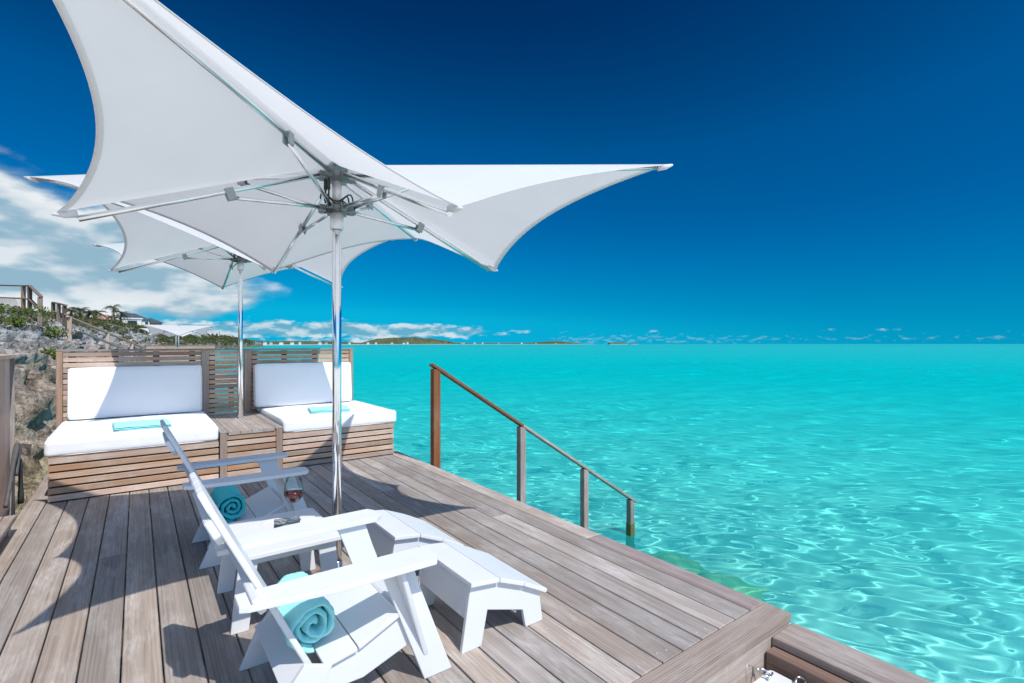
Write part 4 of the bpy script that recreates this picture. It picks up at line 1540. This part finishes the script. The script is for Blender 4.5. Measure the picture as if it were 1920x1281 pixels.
gl = empty('wine_glass', (0.775, 3.295, 0.413))
tag(gl, 'large stemmed glass of red wine standing on the open magazine', 'glass')
mg, tg, og = new_mat('clear_glass')
gb = tg.node('ShaderNodeBsdfTransparent'); gb.inputs[0].default_value = (.94, .97, .97, 1)
gg = tg.node('ShaderNodeBsdfGlossy'); gg.inputs['Roughness'].default_value = 0.02
lw = tg.node('ShaderNodeLayerWeight'); lw.inputs[0].default_value = 0.10
gm_ = tg.node('ShaderNodeMixShader')
tg.link(tg.math('ADD', tg.math('MULTIPLY', lw.outputs['Fresnel'], 0.75), 0.03), gm_.inputs[0])
tg.link(gb.outputs[0], gm_.inputs[1]); tg.link(gg.outputs[0], gm_.inputs[2])
tg.link(gm_.outputs[0], og.inputs['Surface'])
mwn, twn, own = new_mat('red_wine')
principled(twn, own, **{'Base Color': (.10, .005, .014), 'Roughness': 0.05, 'IOR': 1.34, 'Specular IOR Level': 0.5})
outer = [(.018, .112), (.036, .124), (.050, .143), (.0565, .165), (.0555, .19), (.051, .22), (.0455, .262)]
inner = [(r - .0013, z) for r, z in outer]
lathe('bowl', [(0, .108)] + outer + inner[::-1] + [(0, .1115)], mg, gl, n=48)
lathe('stem', [(0, .004), (.0048, .006), (.0036, .03), (.0034, .08), (.0045, .10), (.012, .109), (0, .1085)], mg, gl, n=20)
lathe('foot', [(0, 0), (.041, 0), (.0415, .0012), (.02, .003), (.0045, .006), (0, .006)], mg, gl, n=40)
lathe('wine', [(0, .1125), (.0165, .1135), (.0345, .1250), (.0482, .1437), (.0548, .165), (.0540, .184), (0, .184)], mwn, gl, n=48)

# ------------------------------------------------------------------ left screen, hose, step
scr = empty('wooden_screen', (-0.93, 5.6, 0))
tag(scr, 'tall wooden plank screen cut off by the left picture edge', 'screen')
nb = 9
for i in range(nb):
    y = 4.55 + i * 0.208
    rel(box('plank', (-0.955, -0.930), (y, y + 0.2055), (0.0, 1.365), SCREEN, scr, 0.003), scr)
rel(box('cap', (-1.0, -0.895), (4.5, 6.445), (1.367, 1.405), SCREEN, scr, 0.005), scr)
rel(box('end_post', (-0.990, -0.900), (6.425, 6.447), (-0.2, 1.366), RAILG, scr, 0.004), scr)

stp = empty('wooden_step', (-0.93, 5.0, 0))
tag(stp, 'low wooden step with an open leg against the left screen', 'step')
for xa, xb in ((-0.915, -0.845), (-0.840, -0.768)):
    rel(box('tread_board', (xa, xb), (4.2, 5.56), (0.105, 0.145), RAILG, stp, 0.004), stp)
rel(box('leg', (-0.84, -0.795), (5.46, 5.53), (0.001, 0.104), RAILG, stp, 0.003), stp)
rel(box('leg', (-0.84, -0.795), (4.3, 4.37), (0.001, 0.104), RAILG, stp, 0.003), stp)

hose = empty('garden_hose', (-0.88, 6.42, 0.2))
tag(hose, 'coiled dark grey hose with black nozzle hanging behind the left screen', 'hose')
bm = bmesh.new()
pts = []
for i in range(60):
    u = i / 59
    pts.append((-0.885 + 0.005 * math.sin(u * 9), 6.08 + 0.36 * math.cos((u - .35) * math.pi) , 0.58 - 0.62 * (abs(u - 0.35) ** 1.7) * 1.5))
tube_geo(bm, [Vector(p) - Vector(hose.location) for p in pts], 0.017, 10)
bm_obj('coil', bm, BLACKHOSE, hose)
bm = bmesh.new()
pts = [(-0.872, 6.10 + 0.35 * math.cos((i / 30 - .4) * 2.6), 0.55 - 0.62 * (abs(i / 30 - .4) ** 1.6) * 1.6) for i in range(31)]
tube_geo(bm, [Vector(p) - Vector(hose.location) for p in pts], 0.017, 10)
bm_obj('coil', bm, BLACKHOSE, hose)
bm = bmesh.new()
nzz = [(-0.872, 6.47, 0.43), (-0.868, 6.475, 0.30), (-0.866, 6.475, 0.16), (-0.866, 6.475, 0.10), (-0.866, 6.475, 0.02)]
tube_geo(bm, [Vector(p) - Vector(hose.location) for p in nzz], [0.015, 0.016, 0.017, 0.023, 0.022], 12)
bm_obj('nozzle', bm, ROPE, hose)

# ------------------------------------------------------------------ hillside fence and handrail down to the neighbouring deck
def beam_between(bm, a, b, w, hgt):
    a, b = Vector(a), Vector(b)
    d = (b - a)
    ax = d.normalized()
    side = ax.cross(Vector((0, 0, 1))).normalized()
    up = side.cross(ax).normalized()
    add_box(bm, (a + b) / 2, (d.length, w, hgt), rot=Matrix((ax, side, up)).transposed().to_3x3(), bevel=0.006)


FENW = wood('fence_wood', (.30, .21, .16), (.17, .11, .085), (.40, .34, .30), 0.4)
fen = empty('hillside_fence', (-3.6, 27.0, 2.5))
tag(fen, 'wooden post and rail fence stepping down the rocky hilltop at left', 'fence')
FP = [(-3.62, 27.62, 2.4, 3.78), (-3.33, 26.78, 2.4, 3.74), (-2.78, 24.5, 2.1, 3.17), (-2.80, 28.26, 2.2, 3.22), (-2.56, 27.45, 2.1, 3.13), (-2.31, 26.65, 1.9, 3.02), (-5.6, 31.5, 2.4, 4.05)]
for i, (x, y, za, zb) in enumerate(FP):
    rel(box('post', (x - .065, x + .065), (y - .065, y + .065), (za, zb), FENW if i % 2 == 0 else DARKW, fen, 0.006), fen)
L = Vector(fen.location)
for a, b in (((-5.6, 31.5, 4.07), (-3.62, 27.62, 3.80)), ((-3.62, 27.62, 3.80), (-3.33, 26.78, 3.75)), ((-3.33, 26.78, 3.75), (-2.74, 24.4, 3.18)),
             ((-5.6, 31.5, 3.55), (-3.62, 27.62, 3.30)), ((-3.62, 27.62, 3.30), (-3.33, 26.78, 3.22)), ((-3.33, 26.78, 3.22), (-2.74, 24.4, 2.68)),
             ((-2.95, 29.6, 3.28), (-2.80, 28.26, 3.23)), ((-2.80, 28.26, 3.23), (-2.56, 27.45, 3.14)), ((-2.56, 27.45, 3.14), (-2.25, 26.5, 3.02)),
             ((-2.95, 29.6, 2.88), (-2.25, 26.5, 2.66))):
    bm = bmesh.new()
    ctr = (Vector(a) + Vector(b)) / 2
    beam_between(bm, Vector(a) - ctr, Vector(b) - ctr, 0.11, 0.05)
    bm_obj('rail', bm, FENW['y'], fen, ctr - L)
# diamond wire mesh behind the first bay
bm = bmesh.new()
A0, A1 = Vector((-5.6, 31.5, 2.75)), Vector((-3.62, 27.62, 2.55))
H0, H1 = 0.82, 0.76
for i in range(48):
    for s in (-1, 1):
        u0 = i / 47
        u1 = u0 + s * 0.17
        if 0 <= u1 <= 1:
            tube_geo(bm, [A0.lerp(A1, u0) - L, A0.lerp(A1, u1) + Vector((0, 0, 0.78)) - L], 0.004, 4, cap=False)
o = bm_obj('wire_mesh', bm, DARKMETAL, fen)
o['kind'] = 'stuff'

hr = empty('path_handrail', (-1.0, 26.5, 0.6))
tag(hr, 'pale wooden handrail sloping down the hillside towards the far deck', 'handrail')
L = Vector(hr.location)
for a, b, w in (((-2.0, 23.9, 2.48), (0.28, 29.7, 1.30), .10), ((-1.6, 22.4, 1.95), (-0.58, 27.9, 1.33), .08)):
    bm = bmesh.new()
    ctr = (Vector(a) + Vector(b)) / 2
    beam_between(bm, Vector(a) - ctr, Vector(b) - ctr, w, 0.06)
    bm_obj('rail', bm, SCREEN['y'], hr, ctr - L)
for (x, y, za, zb) in ((-1.95, 24.05, 1.3, 2.45), (-0.97, 26.5, 0.2, 1.92), (-0.2, 28.5, 0.0, 1.50)):
    bm = bmesh.new(); add_box(bm, (0, 0, 0), (.13, .13, zb - za), bevel=.006)
    bm_obj('post', bm, SCREEN['z'], hr, Vector((x, y, (za + zb) / 2)) - L)

# neighbouring deck with its own daybed back
nd = empty('neighbouring_deck', (1.6, 31, -0.2))
tag(nd, 'neighbouring wooden deck with a slatted bench back under the far parasols', 'deck')
L = Vector(nd.location)
def ndbox(n, x, y, z, m_): 
    o = box(n, x, y, z, m_, nd, .005); o.location = Vector(o.location) - L; return o
ndbox('platform', (0.1, 4.0), (27.5, 38.5), (-0.45, -0.2), DECK)
for i in range(18):
    z = 0.04 + i * 0.076
    ndbox('back_slat', (0.35, 3.25), (30.2, 30.24), (z, z + 0.066), BED)
ndbox('back_cap', (0.3, 3.32), (30.17, 30.30), (1.415, 1.44), RAILG)
for x in (0.3, 1.35, 1.95, 3.2):
    ndbox('post', (x, x + 0.07), (30.245, 30.31), (-0.2, 1.41), BEDP)
for (x, y) in ((0.5, 28), (3.7, 28), (0.5, 38), (3.7, 38)):
    bm = bmesh.new(); tube_geo(bm, [(0, 0, -3.0), (0, 0, -0.25)], .12, 10)
    bm_obj('pile', bm, DARKW['z'], nd, Vector((x, y, 0)) - L)

# ------------------------------------------------------------------ houses
def ground_at(x, y):
    return bluff_height(x, y)


def house(label, x, y, zb, w, d, hgt, rz, wall, roof, style, group=None, nwin=3):
    if y < 640 and x < 80:
        zb = ground_at(x, y) - 0.35 + zb
    root = empty('house', (x, y, zb), rz)
    tag(root, label, 'house', group)
    bm = bmesh.new(); add_box(bm, (0, 0, hgt / 2 - 1.5), (w, d, hgt + 3))
    wl = bm_obj('wall', bm, wall, root)
    if style == 'hip':
        bm = bmesh.new()
        o_ = 0.6
        rh = min(w, d) * 0.32
        b4 = [bm.verts.new(p) for p in ((-w / 2 - o_, -d / 2 - o_, hgt), (w / 2 + o_, -d / 2 - o_, hgt), (w / 2 + o_, d / 2 + o_, hgt), (-w / 2 - o_, d / 2 + o_, hgt))]
        rl = max(0.1, (w - d) / 2)
        r2 = [bm.verts.new((-rl, 0, hgt + rh)), bm.verts.new((rl, 0, hgt + rh))]
        bm.faces.new(b4[::-1])
        bm.faces.new((b4[0], b4[1], r2[1], r2[0])); bm.faces.new((b4[2], b4[3], r2[0], r2[1]))
        bm.faces.new((b4[1], b4[2], r2[1])); bm.faces.new((b4[3], b4[0], r2[0]))
        bm_obj('roof', bm, roof, root)
    else:
        bm = bmesh.new(); add_box(bm, (0, 0, hgt + 0.18), (w + 0.5, d + 0.5, 0.36))
        bm_obj('roof', bm, roof, root)
    floors = max(1, int(hgt / 2.8))
    for f_ in range(floors):
        for i in range(nwin):
            xx = (i + .5) / nwin * w - w / 2
            zc = 1.5 + f_ * 2.8
            bm = bmesh.new(); add_box(bm, (0, 0, 0), (w / nwin * 0.5, 0.10, 1.5))
            wn = bm_obj('window', bm, WINGLASS, root, (xx, -d / 2 - 0.03, zc))
            bm = bmesh.new(); add_box(bm, (0, 0, -0.82), (w / nwin * 0.6, 0.2, 0.1)); 
            bm_obj('sill', bm, wall, wn)
    return root


def ground_at(x, y):
    return bluff_height(x, y)


HG = 'houses on the near hillside'
house('peach walled house with a terracotta hip roof on the hilltop by the palms', -8.6, 204, 0.6, 5.6, 5, 2.0, R(20), PAINTW, TERRA, 'hip', HG)
g1 = house('wide house with dark grey hip roofs on the hillside', -2.2, 240, 0.6, 11, 8, 3.0, R(8), PAINTW, SLATE, 'hip', HG, 6)
house('dark roofed right wing of the grey roofed house on the hillside', 4.2, 243, 0.6, 6.5, 7, 2.8, R(8), PAINTP, SLATE, 'hip', HG, 4)
house('small white cottage with flat roof below the grey roofed house', -1.5, 190, 0.2, 4.6, 4, 2.7, R(10), PAINTW, PAINTW, 'flat', HG, 1)
house('small white block with flat roof beside the terracotta roofed house', -6.5, 205, 0.2, 5, 4, 2.6, R(15), PAINTW, PAINTW, 'flat', HG, 2)
house('white two storey house right behind the far parasol pole', 26.5, 372, 0.2, 9, 7, 6.0, R(-5), PAINTW, PAINTW, 'flat', HG, 3)
house('white villa with slate roof low behind the far parasol canopy', 16, 330, 0.6, 14, 7, 3.0, R(-5), PAINTW, SLATE, 'hip', HG, 4)
house('long low white villa at the right end of the hillside', 49, 500, 0.4, 16, 8, 3.6, R(-10), PAINTW, PAINTW, 'flat', HG, 5)
house('second white villa just right of the long low villa', 66, 545, 0.2, 13, 8, 3.2, R(-10), PAINTW, PAINTW, 'flat', HG, 4)
rngh = random.Random(3)
ORD = ['leftmost', 'second', 'third', 'fourth', 'fifth', 'sixth', 'seventh', 'eighth', 'ninth', 'tenth', 'eleventh', 'twelfth', 'thirteenth', 'fourteenth', 'fifteenth', 'sixteenth', 'seventeenth', 'eighteenth', 'nineteenth', 'twentieth', 'twenty-first', 'twenty-second', 'twenty-third', 'rightmost']
FAR_HOUSES = [(470, 800, 12, 4), (497, 900, 11, 5), (508, 950, 9, 4), (527, 1000, 14, 5), (548, 1100, 14, 5), (562, 1150, 10, 6), (600, 1350, 16, 6), (612, 1400, 12, 8), (628, 1450, 13, 6),
                      (655, 1650, 14, 6), (690, 1850, 16, 7), (705, 1950, 14, 9), (735, 2300, 18, 8), (757, 2400, 22, 10), (764, 2420, 18, 12), (868, 2850, 40, 12), (890, 2950, 20, 8), (905, 3000, 16, 8),
                      (935, 3100, 18, 8), (978, 3200, 22, 10), (1005, 3300, 14, 9), (1042, 3400, 30, 8), (845, 2800, 16, 44), (1060, 3450, 14, 8)]
for k_, (px, d, wd, hh) in enumerate(sorted(FAR_HOUSES)):
    x, y = wp(px, d + 40)
    wd *= 0.55
    hill = hh > 40
    pale, tile, hip = rngh.random() < .75, rngh.random() > .6, rngh.random() < .4
    lb = '%s small %s %s roofed house%s counted along the far shore' % (ORD[k_], 'white' if pale else 'peach', 'terracotta' if tile else 'white', ' on the rounded hill,' if hill else ' from the left' if 0 < k_ < 23 else '')
    z = WATER_Z + 4.0
    if hh > 40: z = WATER_Z + 36; hh = 6
    house(lb, x, y, z, wd, wd * 0.6, hh * 0.35 + rngh.uniform(0.3, 1.8), -math.atan2(x, y) + rngh.uniform(-.3, .3), PAINTW if pale else PAINTP, TERRA if tile else PAINTW, 'hip' if hip else 'flat', 'houses on the far shore', 3)


# ------------------------------------------------------------------ palms and shrubs
def palm(label, x, y, zb, hgt, fr, seed, nf=16):
    rng = random.Random(seed)
    root = empty('palm_tree', (x, y, zb))
    tag(root, label, 'palm tree', 'palms on the hilltop')
    bend = rng.uniform(-.35, .35)
    pts = [(bend * (i / 8) ** 2 * hgt * .25, 0, hgt * i / 8 - 1.0 * (i == 0)) for i in range(9)]
    tube('trunk', pts, [0.20 - 0.010 * i for i in range(9)], DARKW['z'], root, 8)
    top = Vector(pts[-1])
    bm = bmesh.new()
    for k in range(nf):
        a = k * 2.39996 + rng.uniform(-.2, .2)
        el = rng.uniform(-0.25, 1.15)
        ln = fr * rng.uniform(.8, 1.1)
        d = Vector((math.cos(a), math.sin(a), 0))
        spine = []
        for i in range(9):
            u = i / 8
            spine.append(top + d * (ln * u * math.cos(el * (1 - u * .3))) + Vector((0, 0, ln * (math.sin(el) * u - 0.62 * u * u))))
        sd = Vector((-d.y, d.x, 0))
        for i in range(8):
            for sgn in (-1, 1):
                for q in (0.0, 0.5):
                    p = spine[i].lerp(spine[i + 1], q)
                    w = ln * 0.26 * (1 - abs((i + q) / 8 - .4) * 0.9)
                    t1 = p + sd * sgn * w + (spine[i + 1] - spine[i]) * 0.9 + Vector((0, 0, -w * .55))
                    p2 = p + (spine[i + 1] - spine[i]) * 0.42
                    bm.faces.new([bm.verts.new(v) for v in (p, t1, p2)])
    bm_obj('crown', bm, PALML, root)
    return root


palm('tall palm tree beside the terracotta roofed house', -5.2, 186, bluff_height(-5.2, 186), 5.6, 2.6, 1)
palm('shorter palm tree right of the tall palm on the hilltop', -3.8, 180, bluff_height(-3.8, 180), 3.8, 2.6, 2)
palm('small palm tree at the foot of the tall palm', -5.6, 178, bluff_height(-5.6, 178), 2.4, 2.2, 3)
for k, (dx, dy) in enumerate(((-1.6, 0), (-.4, 1.5), (.8, -1), (1.7, .6))):
    palm(['leftmost palm in the dense palm clump on the hilltop', 'second palm from the left in the dense palm clump', 'third palm from the left in the dense palm clump', 'rightmost palm in the dense palm clump'][k],
         -7.7 + dx, 117 + dy, bluff_height(-7.7 + dx, 117 + dy) + 0.1, 1.6 + .25 * (k % 2), 2.1, 20 + k, 18)


def shrub(label, x, y, r, seed, mat=GREENL, n=420, leaf=0.09):
    z = bluff_height(x, y)
    root = empty('shrub', (x, y, z))
    tag(root, label, 'shrub', 'shrubs on the near rocks')
    rng = np.random.default_rng(seed)
    cs = [(rng.normal() * r * .45, rng.normal() * r * .45, r * (.35 + .3 * rng.uniform())) for _ in range(5)]
    v, f = leaf_cloud(rng, cs, [r * .55] * 5, n // 5, leaf, 0.85)
    np_mesh('foliage', v, f, mat, root, smooth=False)
    bm = bmesh.new()
    for c in cs:
        tube_geo(bm, [(0, 0, -0.15), (c[0] * .6, c[1] * .6, c[2] * .6), c], [0.02, .014, .006], 5)
    bm_obj('stem', bm, DARKW['z'], root)


shrub('bright green shrub on the grey rocks just above the slatted back', -1.75, 17.6, 0.34, 1)
shrub('yellow green shrub on the rocks left of the bright green shrub', -2.6, 18.8, 0.30, 2)
shrub('small green shrub below the hilltop fence posts', -3.1, 23.5, 0.42, 3)
shrub('leafy shrub at the left picture edge under the fence', -3.4, 20.6, 0.45, 4)
shrub('low green shrub between the fence and the path handrail', -2.3, 24.0, 0.36, 5)
